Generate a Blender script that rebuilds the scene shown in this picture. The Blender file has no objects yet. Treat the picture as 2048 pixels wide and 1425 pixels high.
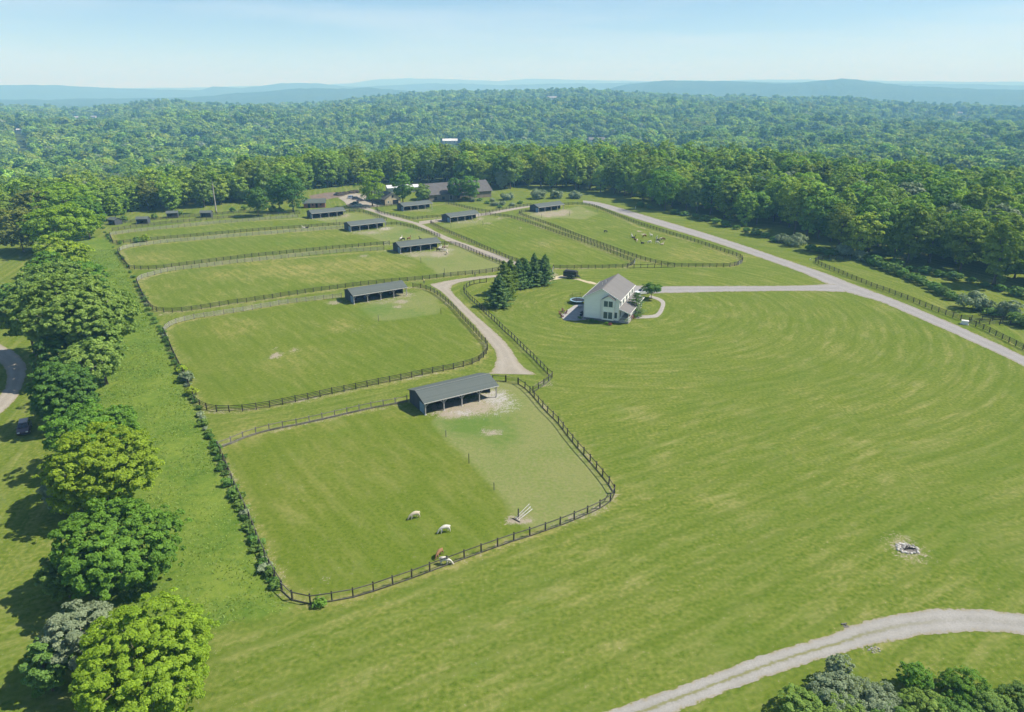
import bpy, bmesh, math, random
import numpy as np
from mathutils import Vector, Matrix
R = math.radians
# ------------------------------------------------------------------ camera, sky, sun, exposure
H, F, P = 56.0, 1400.0, R(20.8)          # flying height (m), focal length (photo pixels), pitch
scene = bpy.context.scene
col = scene.collection
cam = bpy.data.cameras.new('camera'); cam.sensor_width = 36; cam.lens = 36 * F / 2048
cam.clip_start = 0.5; cam.clip_end = 60000
cam_o = bpy.data.objects.new('camera', cam); col.objects.link(cam_o)
cam_o.location = (0, 0, H); cam_o.rotation_euler = (R(90) - P, 0, 0)
scene.camera = cam_o

SUN_EL, SUN_AZ = R(50), math.atan2(1.0, 0.10)      # azimuth clockwise from +Y: the sun stands to the right
world = bpy.data.worlds.new('World'); scene.world = world; world.use_nodes = True
wt = world.node_tree; wt.nodes.clear()
wo = wt.nodes.new('ShaderNodeOutputWorld'); wb = wt.nodes.new('ShaderNodeBackground')
sky = wt.nodes.new('ShaderNodeTexSky'); sky.sky_type = 'NISHITA'; sky.sun_disc = False
sky.sun_elevation = SUN_EL; sky.sun_rotation = SUN_AZ
sky.altitude = 200; sky.air_density = 0.8; sky.dust_density = 0.0; sky.ozone_density = 4.5
# thin streaks of high cirrus mixed into the sky
tc = wt.nodes.new('ShaderNodeTexCoord'); mp = wt.nodes.new('ShaderNodeMapping')
mp.inputs['Scale'].default_value = (1.2, 2.5, 14); mp.inputs['Rotation'].default_value = (0.06, 0.05, 0.3)
cn = wt.nodes.new('ShaderNodeTexNoise'); cn.inputs['Scale'].default_value = 1.6; cn.inputs['Detail'].default_value = 6; cn.inputs['Roughness'].default_value = 0.62
cr = wt.nodes.new('ShaderNodeMapRange'); cr.inputs[1].default_value = 0.45; cr.inputs[2].default_value = 0.9; cr.inputs[3].default_value = 0.0; cr.inputs[4].default_value = 0.75
cmx = wt.nodes.new('ShaderNodeMixRGB'); cmx.inputs[2].default_value = (6.4, 7.2, 8.0, 1)
wt.links.new(tc.outputs['Generated'], mp.inputs[0]); wt.links.new(mp.outputs[0], cn.inputs['Vector'])
wt.links.new(cn.outputs[0], cr.inputs[0]); wt.links.new(cr.outputs[0], cmx.inputs[0])
wt.links.new(sky.outputs[0], cmx.inputs[1]); wt.links.new(cmx.outputs[0], wb.inputs[0])
wb.inputs[1].default_value = 0.088
wt.links.new(wb.outputs[0], wo.inputs[0])

sl = bpy.data.lights.new('sun', 'SUN'); sl.energy = 5.0; sl.angle = R(0.53); sl.color = (1.0, 0.955, 0.86)
so = bpy.data.objects.new('sun', sl); col.objects.link(so)
sd = Vector((math.sin(SUN_AZ) * math.cos(SUN_EL), math.cos(SUN_AZ) * math.cos(SUN_EL), math.sin(SUN_EL)))
so.rotation_euler = sd.to_track_quat('Z', 'Y').to_euler(); so.location = (60, 40, 120)

vs = scene.view_settings; vs.view_transform = 'Standard'; vs.look = 'None'; vs.exposure = 0.60; vs.gamma = 1.0
vs.use_curve_mapping = False
cy = scene.cycles
cy.max_bounces = 6; cy.diffuse_bounces = 2; cy.glossy_bounces = 2; cy.transmission_bounces = 3; cy.volume_bounces = 4
cy.transparent_max_bounces = 8; cy.use_denoising = True; cy.use_adaptive_sampling = True; cy.adaptive_threshold = 0.02
cy.caustics_reflective = False; cy.caustics_refractive = False
HAZE = 0.00025

# ------------------------------------------------------------------ helpers
def G(x, y, z=0.0):
    """world point at height z under photo position (x, y)"""
    u = (x - 1024) / F; v = (y - 712.5) / F
    t = (H - z) / (math.sin(P) + v * math.cos(P))
    return Vector((u * t, (math.cos(P) - v * math.sin(P)) * t, z))
def depth(p): return p[1] * math.cos(P) + (H - p[2]) * math.sin(P)
def ppm(p): return F / depth(p)          # photo pixels per metre at a point

def new_mat(name): 
    m = bpy.data.materials.new(name); m.use_nodes = True
    return m, m.node_tree.nodes, m.node_tree.links
def rgba(c): return (c[0], c[1], c[2], 1)
MATS = {}
def mat(name, c, rough=0.8, c2=None, scale=3.0, bump=0.0, stretch=(1, 1, 1), metal=0.0, spec=0.3, coat=0.0, detail=4, rnd=0.0):
    if name in MATS: return MATS[name]
    m, N, L = new_mat(name); b = N['Principled BSDF']
    b.inputs['Roughness'].default_value = rough; b.inputs['Metallic'].default_value = metal
    b.inputs['Specular IOR Level'].default_value = spec; b.inputs['Coat Weight'].default_value = coat
    c2 = c2 or tuple(v * 0.72 for v in c)
    t = N.new('ShaderNodeTexCoord'); mp = N.new('ShaderNodeMapping'); mp.inputs['Scale'].default_value = stretch
    n = N.new('ShaderNodeTexNoise'); n.inputs['Scale'].default_value = scale; n.inputs['Detail'].default_value = detail
    r = N.new('ShaderNodeMapRange'); r.inputs[1].default_value = 0.32; r.inputs[2].default_value = 0.68
    x = N.new('ShaderNodeMixRGB'); x.inputs[1].default_value = rgba(c); x.inputs[2].default_value = rgba(c2)
    L.new(t.outputs['Object'], mp.inputs[0]); L.new(mp.outputs[0], n.inputs['Vector']); L.new(n.outputs[0], r.inputs[0]); L.new(r.outputs[0], x.inputs[0])
    out = x.outputs[0]
    if rnd:
        oi = N.new('ShaderNodeObjectInfo'); mr = N.new('ShaderNodeMapRange'); mr.inputs[3].default_value = 1 - rnd; mr.inputs[4].default_value = 1 + rnd
        hs = N.new('ShaderNodeHueSaturation'); L.new(oi.outputs['Random'], mr.inputs[0]); L.new(mr.outputs[0], hs.inputs['Value']); L.new(out, hs.inputs['Color']); out = hs.outputs[0]
    L.new(out, b.inputs['Base Color'])
    if bump:
        bp = N.new('ShaderNodeBump'); bp.inputs['Strength'].default_value = bump; bp.inputs['Distance'].default_value = 0.04
        L.new(n.outputs[0], bp.inputs['Height']); L.new(bp.outputs[0], b.inputs['Normal'])
    MATS[name] = m; return m

def lines_mat(name, c, period, axis, rough=0.85, gap=0.12, dark=0.55, vary=0.15, bumpd=0.012):
    """boards / laps / shingle courses too fine to build singly: a repeating groove along one object axis"""
    if name in MATS: return MATS[name]
    m, N, L = new_mat(name); b = N['Principled BSDF']; b.inputs['Roughness'].default_value = rough; b.inputs['Specular IOR Level'].default_value = 0.08
    t = N.new('ShaderNodeTexCoord'); s = N.new('ShaderNodeSeparateXYZ'); L.new(t.outputs['Object'], s.inputs[0])
    d = N.new('ShaderNodeMath'); d.operation = 'DIVIDE'; d.inputs[1].default_value = period; L.new(s.outputs['XYZ'.index(axis)], d.inputs[0])
    fr = N.new('ShaderNodeMath'); fr.operation = 'FRACT'; L.new(d.outputs[0], fr.inputs[0])
    lt = N.new('ShaderNodeMath'); lt.operation = 'GREATER_THAN'; lt.inputs[1].default_value = gap; L.new(fr.outputs[0], lt.inputs[0])
    fl = N.new('ShaderNodeMath'); fl.operation = 'FLOOR'; L.new(d.outputs[0], fl.inputs[0])
    wn = N.new('ShaderNodeTexNoise'); wn.inputs['Scale'].default_value = 1.1; wn.inputs['Detail'].default_value = 5; L.new(t.outputs['Object'], wn.inputs['Vector'])
    w2 = N.new('ShaderNodeTexWhiteNoise'); w2.noise_dimensions = '1D'; L.new(fl.outputs[0], w2.inputs['W'])
    ad = N.new('ShaderNodeMath'); ad.operation = 'ADD'; L.new(wn.outputs[0], ad.inputs[0]); L.new(w2.outputs['Value'], ad.inputs[1])
    mr = N.new('ShaderNodeMapRange'); mr.inputs[1].default_value = 0.3; mr.inputs[2].default_value = 1.6; mr.inputs[3].default_value = 1 - vary; mr.inputs[4].default_value = 1 + vary
    L.new(ad.outputs[0], mr.inputs[0])
    x = N.new('ShaderNodeMixRGB'); x.inputs[1].default_value = rgba([v * dark for v in c]); x.inputs[2].default_value = rgba(c); L.new(lt.outputs[0], x.inputs[0])
    hs = N.new('ShaderNodeHueSaturation'); L.new(mr.outputs[0], hs.inputs['Value']); L.new(x.outputs[0], hs.inputs['Color']); L.new(hs.outputs[0], b.inputs['Base Color'])
    bp = N.new('ShaderNodeBump'); bp.inputs['Distance'].default_value = bumpd; bp.inputs['Strength'].default_value = 0.6
    L.new(fr.outputs[0], bp.inputs['Height']); L.new(bp.outputs[0], b.inputs['Normal'])
    MATS[name] = m; return m

def leaf_mat(name, c, c2, trans=0.32, sat=0.0, rnd=0.16):
    if name in MATS: return MATS[name]
    m, N, L = new_mat(name); N.remove(N['Principled BSDF']); o = N['Material Output']
    a = N.new('ShaderNodeAttribute'); a.attribute_name = 'tint'
    x = N.new('ShaderNodeMixRGB'); x.inputs[1].default_value = rgba(c); x.inputs[2].default_value = rgba(c2); L.new(a.outputs['Fac'], x.inputs[0])
    oi = N.new('ShaderNodeObjectInfo'); mr = N.new('ShaderNodeMapRange'); mr.inputs[3].default_value = 1 - rnd; mr.inputs[4].default_value = 1 + rnd
    L.new(oi.outputs['Random'], mr.inputs[0])
    w = N.new('ShaderNodeTexWhiteNoise'); w.noise_dimensions = '1D'; L.new(oi.outputs['Random'], w.inputs['W'])
    hr = N.new('ShaderNodeMapRange'); hr.inputs[3].default_value = 0.5 - rnd * 0.09; hr.inputs[4].default_value = 0.5 + rnd * 0.04; L.new(w.outputs['Value'], hr.inputs[0])
    hs = N.new('ShaderNodeHueSaturation'); L.new(mr.outputs[0], hs.inputs['Value']); L.new(hr.outputs[0], hs.inputs['Hue']); L.new(x.outputs[0], hs.inputs['Color'])
    d = N.new('ShaderNodeBsdfDiffuse'); tr = N.new('ShaderNodeBsdfTranslucent'); mx = N.new('ShaderNodeMixShader'); mx.inputs[0].default_value = trans
    ty = N.new('ShaderNodeMixRGB'); ty.blend_type = 'MULTIPLY'; ty.inputs[0].default_value = 1; ty.inputs[2].default_value = (1.08, 1.32, 0.5, 1)
    L.new(hs.outputs[0], ty.inputs[1]); L.new(ty.outputs[0], tr.inputs[0])
    L.new(hs.outputs[0], d.inputs[0]); L.new(d.outputs[0], mx.inputs[1]); L.new(tr.outputs[0], mx.inputs[2])
    gl = N.new('ShaderNodeBsdfGlossy'); gl.inputs['Roughness'].default_value = 0.6; m2 = N.new('ShaderNodeMixShader'); m2.inputs[0].default_value = 0.012
    L.new(mx.outputs[0], m2.inputs[1]); L.new(gl.outputs[0], m2.inputs[2]); L.new(m2.outputs[0], o.inputs[0])
    MATS[name] = m; return m

class MB:
    def __init__(s): s.v = []; s.f = []; s.m = []
    def add(s, vs, fs, mi=0):
        k = len(s.v); s.v += [tuple(v) for v in vs]; s.f += [tuple(i + k for i in f) for f in fs]; s.m += [mi] * len(fs); return s
    def box(s, c, d, rz=0.0, mi=0, taper=1.0):
        hx, hy, hz = d[0] / 2, d[1] / 2, d[2] / 2; cs, sn = math.cos(rz), math.sin(rz); V = []
        for z in (-hz, hz):
            k = taper if z > 0 else 1
            for x, y in ((-hx, -hy), (hx, -hy), (hx, hy), (-hx, hy)):
                x *= k; y *= k
                V.append((c[0] + x * cs - y * sn, c[1] + x * sn + y * cs, c[2] + z))
        return s.add(V, [(3, 2, 1, 0), (4, 5, 6, 7), (0, 1, 5, 4), (1, 2, 6, 5), (2, 3, 7, 6), (3, 0, 4, 7)], mi)
    def bar(s, a, b, w, h, mi=0, up=(0, 0, 1)):
        a = Vector(a); b = Vector(b); t = (b - a).normalized(); u = Vector(up)
        if abs(t.dot(u)) > 0.95: u = Vector((0, 1, 0))
        sx = t.cross(u).normalized(); uy = sx.cross(t).normalized(); V = []
        for p in (a, b):
            for i, j in ((-1, -1), (1, -1), (1, 1), (-1, 1)): V.append(p + sx * (i * w / 2) + uy * (j * h / 2))
        return s.add(V, [(3, 2, 1, 0), (4, 5, 6, 7), (0, 1, 5, 4), (1, 2, 6, 5), (2, 3, 7, 6), (3, 0, 4, 7)], mi)
    def tube(s, pts, rad, n=6, mi=0, cap=True):
        V = []; Fc = []; pts = [Vector(p) for p in pts]
        for i, p in enumerate(pts):
            t = (pts[min(i + 1, len(pts) - 1)] - pts[max(i - 1, 0)]).normalized()
            u = Vector((1, 0, 0)) if abs(t.x) < 0.9 else Vector((0, 1, 0)); a = t.cross(u).normalized(); b = t.cross(a)
            r = rad[i] if hasattr(rad, '__len__') else rad
            for k in range(n): q = 2 * math.pi * k / n; V.append(p + a * (r * math.cos(q)) + b * (r * math.sin(q)))
        for i in range(len(pts) - 1):
            for k in range(n): Fc.append((i * n + k, i * n + (k + 1) % n, (i + 1) * n + (k + 1) % n, (i + 1) * n + k))
        if cap: Fc.append(tuple(range(n))[::-1]); Fc.append(tuple((len(pts) - 1) * n + k for k in range(n)))
        return s.add(V, Fc, mi)
    def extr(s, prof, a, b, axis='y', mi=0):
        """closed 2-D profile pushed along an axis from a to b"""
        n = len(prof); V = []
        for q in (a, b):
            for p in prof: V.append((p[0], q, p[1]) if axis == 'y' else (q, p[0], p[1]))
        return s.add(V, [tuple(range(n)), tuple(range(2 * n - 1, n - 1, -1))] + [((i + 1) % n, i, n + i, n + (i + 1) % n) for i in range(n)], mi)
    def mesh(s, name, mats, smooth=False):
        me = bpy.data.meshes.new(name); me.from_pydata(s.v, [], s.f)
        for m in (mats if isinstance(mats, (list, tuple)) else [mats]): me.materials.append(m)
        me.polygons.foreach_set('material_index', s.m)
        bm = bmesh.new(); bm.from_mesh(me); bmesh.ops.recalc_face_normals(bm, faces=bm.faces); bm.to_mesh(me); bm.free()
        if smooth: me.polygons.foreach_set('use_smooth', [True] * len(me.polygons))
        me.update(); return me
    def build(s, name, mats, parent=None, smooth=False): return obj(name, s.mesh(name, mats, smooth), parent)

def obj(name, me, parent=None, loc=None, rz=None):
    o = bpy.data.objects.new(name, me); col.objects.link(o)
    if parent is not None: o.parent = parent
    if loc is not None: o.location = loc
    if rz is not None: o.rotation_euler = (0, 0, rz)
    return o
def tag(o, label=None, cat=None, group=None, kind=None):
    if label: o['label'] = label
    if cat: o['category'] = cat
    if group: o['group'] = group
    if kind: o['kind'] = kind
    return o
def thing(name, label, cat, loc=(0, 0, 0), rz=0.0, group=None):
    return tag(obj(name, None, None, loc, rz), label, cat, group)

def quads_mesh(name, V, tint, m, tri=False):
    """V (n,4,3) loose leaf faces"""
    n = len(V); k = V.shape[1]
    me = bpy.data.meshes.new(name); me.vertices.add(n * k); me.loops.add(n * k); me.polygons.add(n)
    me.vertices.foreach_set('co', V.reshape(-1).astype(np.float32)); me.loops.foreach_set('vertex_index', np.arange(n * k, dtype=np.int32))
    me.polygons.foreach_set('loop_start', np.arange(0, n * k, k, dtype=np.int32)); me.polygons.foreach_set('loop_total', np.full(n, k, dtype=np.int32))
    a = me.attributes.new('tint', 'FLOAT', 'FACE'); a.data.foreach_set('value', np.clip(tint, 0, 1).astype(np.float32))
    me.materials.append(m); me.update(); me.validate(); return me

def vnoise(x, y, seed=0):
    """smooth value noise, arrays in, -1..1 out"""
    xi = np.floor(x).astype(np.int64); yi = np.floor(y).astype(np.int64); fx = x - xi; fy = y - yi
    fx = fx * fx * (3 - 2 * fx); fy = fy * fy * (3 - 2 * fy)
    def h(a, b):
        n = (a * 374761393 + b * 668265263 + seed * 1442695041) & 0xffffffff
        n = ((n ^ (n >> 13)) * 1274126177) & 0xffffffff
        return ((n ^ (n >> 16)) & 0xffff) / 32767.5 - 1
    return (h(xi, yi) * (1 - fx) + h(xi + 1, yi) * fx) * (1 - fy) + (h(xi, yi + 1) * (1 - fx) + h(xi + 1, yi + 1) * fx) * fy
def inpoly(x, y, poly):
    r = np.zeros(x.shape, bool); n = len(poly)
    for i in range(n):
        x1, y1 = poly[i][0], poly[i][1]; x2, y2 = poly[(i + 1) % n][0], poly[(i + 1) % n][1]
        if y1 == y2: continue
        c = ((y1 > y) != (y2 > y)) & (x < (x2 - x1) * (y - y1) / (y2 - y1) + x1); r ^= c
    return r
def pxpoly(pts): return [G(*p) for p in pts]
def resample(pts, step, exact=False):
    P_ = [Vector(p) for p in pts]; out = [P_[0].copy()]; d = [0]
    for a, b in zip(P_, P_[1:]): d.append(d[-1] + (b - a).length)
    n = max(1, round(d[-1] / step)); j = 0; out = []
    for i in range(n + 1):
        s = d[-1] * i / n
        while j < len(P_) - 2 and d[j + 1] < s: j += 1
        t = (s - d[j]) / max(1e-6, d[j + 1] - d[j]); out.append(P_[j].lerp(P_[j + 1], t))
    return out
def smooth_line(pts, it=2):
    """Chaikin corner cutting, ends kept"""
    for _ in range(it):
        q = [pts[0]]
        for a, b in zip(pts, pts[1:]): q += [a.lerp(b, 0.25), a.lerp(b, 0.75)]
        q.append(pts[-1]); pts = q
    return pts
# ------------------------------------------------------------------ terrain: the flat farm, the valley, the hills
def interp(tab, x): return np.interp(x, [t[0] for t in tab], [t[1] for t in tab])
RIDGE_MID = [(-800, 214), (0, 222), (150, 226), (330, 208), (470, 216), (620, 214), (760, 198), (880, 188), (1000, 185), (1150, 182), (1300, 194), (1450, 200), (1700, 204), (1850, 216), (2048, 224), (2900, 220)]
RIDGE_6K = [(-800, 190), (0, 200), (380, 196), (520, 185), (600, 178), (740, 176), (880, 188), (1000, 186), (1080, 183), (1180, 190), (1240, 171), (1330, 162), (1480, 163), (1560, 165), (1680, 158), (1770, 168), (1880, 172), (2048, 178), (2900, 178)]
RIDGE_9K = [(-800, 170), (0, 172), (120, 170), (250, 180), (400, 182), (430, 174), (480, 179), (560, 166), (640, 167), (700, 174), (780, 172), (850, 167), (930, 168), (1000, 172), (1100, 169), (1300, 166), (1600, 164), (2048, 172), (2900, 170)]
RIDGE_14K = [(-800, 174), (0, 176), (200, 178), (420, 176), (540, 172), (700, 168), (760, 160), (840, 158), (920, 160), (1000, 163), (1060, 158), (1140, 160), (1240, 163), (1600, 160), (2048, 166), (2900, 168)]
EDGE = [(-800, 330), (0, 335), (200, 340), (400, 370), (640, 440), (900, 470), (1100, 490), (1300, 490), (1500, 455), (1700, 425), (2048, 385), (2900, 360)]
def terrain(x, y):
    x = np.asarray(x, float); y = np.asarray(y, float)
    D = np.hypot(x, y); th = np.arctan2(x, np.maximum(y, 1e-3)); th = np.where(y <= 0, np.sign(x) * 1.2, th)
    px = np.clip(1024 + F * np.tan(np.clip(th, -1.1, 1.1)) / math.cos(P) * 1.0, -800, 2900)
    # ridge heights from the skyline each ridge draws
    def top(tab, d, can):
        v = (interp(tab, px) - 712.5) / F
        return H - d * (math.sin(P) + v * math.cos(P)) / np.hypot((px - 1024) / F, math.cos(P) - v * math.sin(P)) - can
    e = interp(EDGE, px)
    def ss(a, b, v): t = np.clip((v - a) / (b - a), 0, 1); return t * t * (3 - 2 * t)
    z = -30 * ss(e, e + 300, D)
    zm = top(RIDGE_MID, 2900, 17); z = z + (zm + 30) * ss(1250, 2900, D)
    z = z + (-45 - zm) * ss(2950, 4300, D)
    z6 = top(RIDGE_6K, 6000, 8); z = z + (z6 + 45) * ss(4600, 6000, D); z = z + (-30 - z6) * ss(6050, 7400, D)
    z9 = top(RIDGE_9K, 9000, 4); z = z + (z9 + 30) * ss(7700, 9000, D); z = z + (-20 - z9) * ss(9100, 11000, D)
    z14 = top(RIDGE_14K, 14000, 0); z = z + (z14 + 20) * ss(11800, 14000, D)
    far = ss(600, 1200, D)
    z = z + far * (15 * vnoise(x / 520, y / 400, 3) + 7 * vnoise(x / 190, y / 170, 5)) * np.where(D > 3100, 0.6, 1) * (1 - .8 * ss(2300, 2800, D) * (D < 3100))
    return z

# masks of the farm ground -------------------------------------------------
step = 1.25
gx = np.arange(-235, 236, step); gy = np.arange(24, 452, step)
X, Y = np.meshgrid(gx, gy); NX, NY = len(gx), len(gy)
PAD = {   # paddock outlines, photo positions of the fence feet
 'p1': [(434, 896), (500, 872), (605, 848), (815, 804), (985, 763), (1037, 769), (1085, 815), (1133, 869), (1188, 933), (1228, 987), (1202, 1016), (1099, 1059), (943, 1112), (803, 1164), (687, 1200), (616, 1209), (564, 1181), (499, 1042)],
 'p2': [(327, 664), (346, 649), (410, 635), (558, 610), (690, 592), (826, 575), (862, 582), (912, 620), (956, 672), (975, 700), (958, 723), (903, 740), (791, 763), (641, 794), (503, 821), (427, 824), (390, 806), (354, 726)],
 'p3': [(274, 563), (302, 552), (373, 539), (497, 524), (766, 502), (907, 490), (952, 508), (1010, 532), (983, 544), (849, 560), (682, 578), (471, 608), (364, 624), (311, 623), (289, 601)],
 'p4': [(241, 500), (292, 491), (429, 478), (675, 458), (796, 450), (854, 466), (880, 474), (779, 490), (667, 498), (432, 524), (309, 539), (259, 538)],
 'p5': [(221, 470), (332, 458), (485, 444), (612, 437), (721, 425), (773, 440), (690, 450), (577, 458), (388, 474), (233, 488)],
 'p6': [(755, 426), (795, 420), (892, 408), (952, 422), (979, 425), (873, 436), (824, 440)],
 'p7': [(861, 448), (976, 431), (1032, 437), (1139, 476), (1269, 526), (1251, 536), (1106, 538), (1032, 524), (946, 487)],
 'p8': [(1038, 429), (1127, 411), (1182, 412), (1215, 425), (1280, 455), (1400, 488), (1485, 522), (1460, 534), (1349, 534), (1281, 520), (1178, 482)],
}
padm = {k: inpoly(X, Y, pxpoly(v)) for k, v in PAD.items()}
allpad = np.zeros_like(X, bool)
for v in padm.values(): allpad |= v
bare = np.zeros_like(X); lush = np.zeros_like(X); worn = np.zeros_like(X); rough = np.zeros_like(X); straw = np.zeros_like(X); deep = np.zeros_like(X); grit = np.zeros_like(X)
def spot(A, cx, cy_, rx, ry, k=1.0, rot=0.0):
    c = G(cx, cy_); a = (G(cx + rx, cy_) - c).length; b = (G(cx, cy_ - ry) - G(cx, cy_ + ry)).length / 2
    dx, dy = X - c.x, Y - c.y; u = dx * math.cos(rot) + dy * math.sin(rot); w = -dx * math.sin(rot) + dy * math.cos(rot)
    np.maximum(A, k * np.clip(1.6 - 1.0 * np.hypot(u / a, w / b), 0, 1), out=A)
# worn, closely grazed corners by the shelters
WORN = [[(860, 842), (905, 890), (960, 945), (1005, 995), (1032, 1040), (1048, 1060), (1100, 1058), (1202, 1016), (1228, 987), (1146, 885), (1085, 815), (1037, 769), (985, 763), (940, 800)],
 [(715, 612), (748, 644), (800, 640), (884, 628), (880, 596), (845, 577), (820, 590)],
 [(815, 510), (845, 525), (882, 552), (983, 544), (1010, 532), (952, 508), (907, 490), (880, 490), (880, 500)],
 [(706, 466), (740, 475), (772, 487), (830, 480), (880, 474), (854, 466), (796, 450), (770, 457)],
 [(626, 440), (660, 448), (692, 449), (773, 440), (732, 428), (689, 425), (688, 434)],
 [(870, 450), (905, 460), (960, 450), (1010, 440), (976, 431), (900, 447)],
 [(1045, 430), (1070, 442), (1120, 436), (1170, 440), (1200, 428), (1160, 412), (1077, 426)]]
for k, p in enumerate(WORN): worn[inpoly(X, Y, pxpoly(p))] = [1, .7, 1, .8, .7, .6, .8][k]
# trodden earth, sand and dust baths
for s in [(925, 815, 75, 17, .9), (985, 800, 35, 22, .8), (905, 828, 30, 9, 1), (1038, 1041, 26, 9, 1), (985, 866, 22, 6, .75), (970, 860, 8, 4, .7),
          (551, 712, 10, 6, 1), (590, 700, 10, 4, .7), (548, 697, 4, 3, .6), (803, 604, 14, 4, .8), (796, 614, 10, 3, .8), (766, 606, 9, 4, .6), (668, 606, 12, 4, .8), (745, 600, 60, 8, .5), (805, 590, 22, 6, .7),
          (840, 508, 45, 6, .6), (880, 508, 22, 7, .8), (830, 512, 8, 2, .9), (895, 500, 14, 4, .6), (727, 512, 8, 3, .7), (735, 465, 40, 5, .5), (770, 458, 14, 4, .8), (742, 466, 12, 3, .7),
          (655, 437, 38, 4, .5), (690, 432, 10, 4, .7), (835, 421, 34, 3, .5), (930, 444, 36, 4, .5), (960, 438, 8, 3, .7), (975, 447, 10, 2, .6), (1000, 437, 8, 2, .6),
          (1100, 428, 34, 6, .8), (1130, 424, 14, 5, .8), (1095, 433, 8, 2, 1), (1124, 430, 8, 2, 1), (1174, 423, 4, 1.5, .7), (1278, 463, 5, 1.6, 1), (1288, 469, 5, 1.6, 1), (1040, 456, 5, 2, .5),
          (1085, 488, 14, 5, .35), (646, 1162, 12, 4, .4), (720, 660, 20, 8, .25), (330, 628, 14, 4, .5), (700, 583, 40, 4, .35), (1600, 580, 40, 3, .2),
          (1812, 1097, 34, 24, .6), (1745, 1299, 18, 8, .6), (1690, 1262, 14, 5, .7), (1090, 768, 18, 7, .6), (1104, 552, 14, 8, .7), (1245, 536, 16, 3, .4)]:
    spot(bare, *s)
# dried, straw coloured patches in the mown grass
for s in [(590, 540, 70, 12, .8), (440, 550, 40, 8, .5), (500, 556, 14, 5, .6), (720, 530, 90, 12, .7), (650, 560, 40, 6, .6), (470, 655, 40, 14, .5), (680, 650, 20, 14, .5), (570, 720, 60, 24, .3),
          (1100, 490, 40, 12, .4), (1400, 512, 60, 12, .5), (500, 525, 80, 6, .5), (300, 515, 50, 10, .4), (640, 470, 60, 5, .4), (560, 850, 120, 16, .4), (480, 880, 40, 20, .4),
          (700, 930, 120, 50, .25), (600, 1000, 60, 40, .25), (800, 830, 30, 12, .4), (920, 930, 60, 60, .2), (1060, 990, 60, 40, .3)]:
    spot(straw, *s)
for s in [(960, 848, 70, 28, 1), (1000, 870, 40, 24, .9), (880, 850, 22, 8, .5), (760, 622, 45, 12, .9), (810, 628, 50, 10, .7), (830, 462, 30, 6, .8), (800, 472, 40, 7, .6), (680, 440, 20, 4, .5), (870, 524, 40, 10, .4), (1000, 925, 40, 30, .35), (985, 480, 60, 16, .4), (600, 485, 110, 8, .4), (690, 600, 30, 6, .4)]:
    spot(lush, *s)
for s in [(992, 795, 26, 14, 1), (1012, 808, 26, 14, .7), (925, 826, 26, 5, .9), (1000, 822, 20, 10, .5), (895, 500, 16, 3, .6), (772, 457, 12, 3, .7)]: spot(grit, *s)
for k_, v_ in (('p1', 1.0), ('p2', .55), ('p3', .1), ('p4', .3), ('p5', .2), ('p6', .3), ('p7', .35), ('p8', .15)): deep[padm[k_]] = v_
def blur(A):
    B = np.pad(A, 1, mode='edge'); return (B[:-2, 1:-1] + B[2:, 1:-1] + B[1:-1, :-2] + B[1:-1, 2:] + 2 * B[1:-1, 1:-1]) / 6
worn = blur(blur(worn)); deep = blur(blur(deep))
# the unmown strip between the tree row and the paddocks
STRIP = [(160, 470), (218, 478), (236, 510), (275, 585), (300, 630), (345, 710), (390, 815), (434, 900), (480, 1005), (520, 1100), (560, 1190), (585, 1215), (480, 1245), (380, 1270), (260, 1290), (190, 1100), (160, 900), (130, 760), (120, 650), (110, 560)]
rough[inpoly(X, Y, pxpoly(STRIP))] = 1.0
# narrow untrimmed, sun-bleached verges along the fence feet
for k, pts in PAD.items():
    W_ = pxpoly(pts); dd = np.full(X.shape, 1e9)
    for a_, b_ in zip(W_, W_[1:] + W_[:1]):
        ex, ey = b_.x - a_.x, b_.y - a_.y; t_ = np.clip(((X - a_.x) * ex + (Y - a_.y) * ey) / (ex * ex + ey * ey), 0, 1); dd = np.minimum(dd, np.hypot(X - a_.x - t_ * ex, Y - a_.y - t_ * ey))
    f_ = np.clip(1.5 - dd / 1.0, 0, 1); straw = np.maximum(straw, f_ * (.75 + .4 * vnoise(X / 6, Y / 6, 15))); bare = np.maximum(bare, f_ * (.34 + .30 * vnoise(X / 5, Y / 5, 16)))
# mowing direction: a coordinate across the swaths and one along them
hc = G(1215, 612); a0 = R(34)
mow = X * math.cos(R(124)) + Y * math.sin(R(124)); alo = X * math.cos(a0) + Y * math.sin(a0)      # front field: swaths along the front fence
fa = (G(943, 1112) - G(687, 1200)); fang = math.atan2(fa.y, fa.x)
mow = -X * math.sin(fang) + Y * math.cos(fang); alo = X * math.cos(fang) + Y * math.sin(fang)
dh = np.hypot((X - hc.x) * 0.92, (Y - hc.y)); ang = np.arctan2(X - hc.x, -(Y - hc.y))
arc = (dh < 66 + 6 * vnoise(X / 25, Y / 25, 9)) | (X > 62)
arc &= ~allpad
mow = np.where(arc, dh, mow); alo = np.where(arc, ang * 40, alo)
pa = G(590, 800) - G(470, 690); pang = math.atan2(pa.y, pa.x)
pm = -X * math.sin(pang) + Y * math.cos(pang); pl = X * math.cos(pang) + Y * math.sin(pang)
side = padm['p7'] | padm['p8']
qa = G(1250, 517) - G(1096, 461); qang = math.atan2(qa.y, qa.x)
pm = np.where(side, -X * math.sin(qang) + Y * math.cos(qang), pm); pl = np.where(side, X * math.cos(qang) + Y * math.sin(qang), pl)
mow = np.where(allpad, pm, mow); alo = np.where(allpad, pl, alo)
lawnl = X < -62
mow = np.where(lawnl & ~allpad, X * 0.9 + Y * 0.25, mow)

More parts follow.
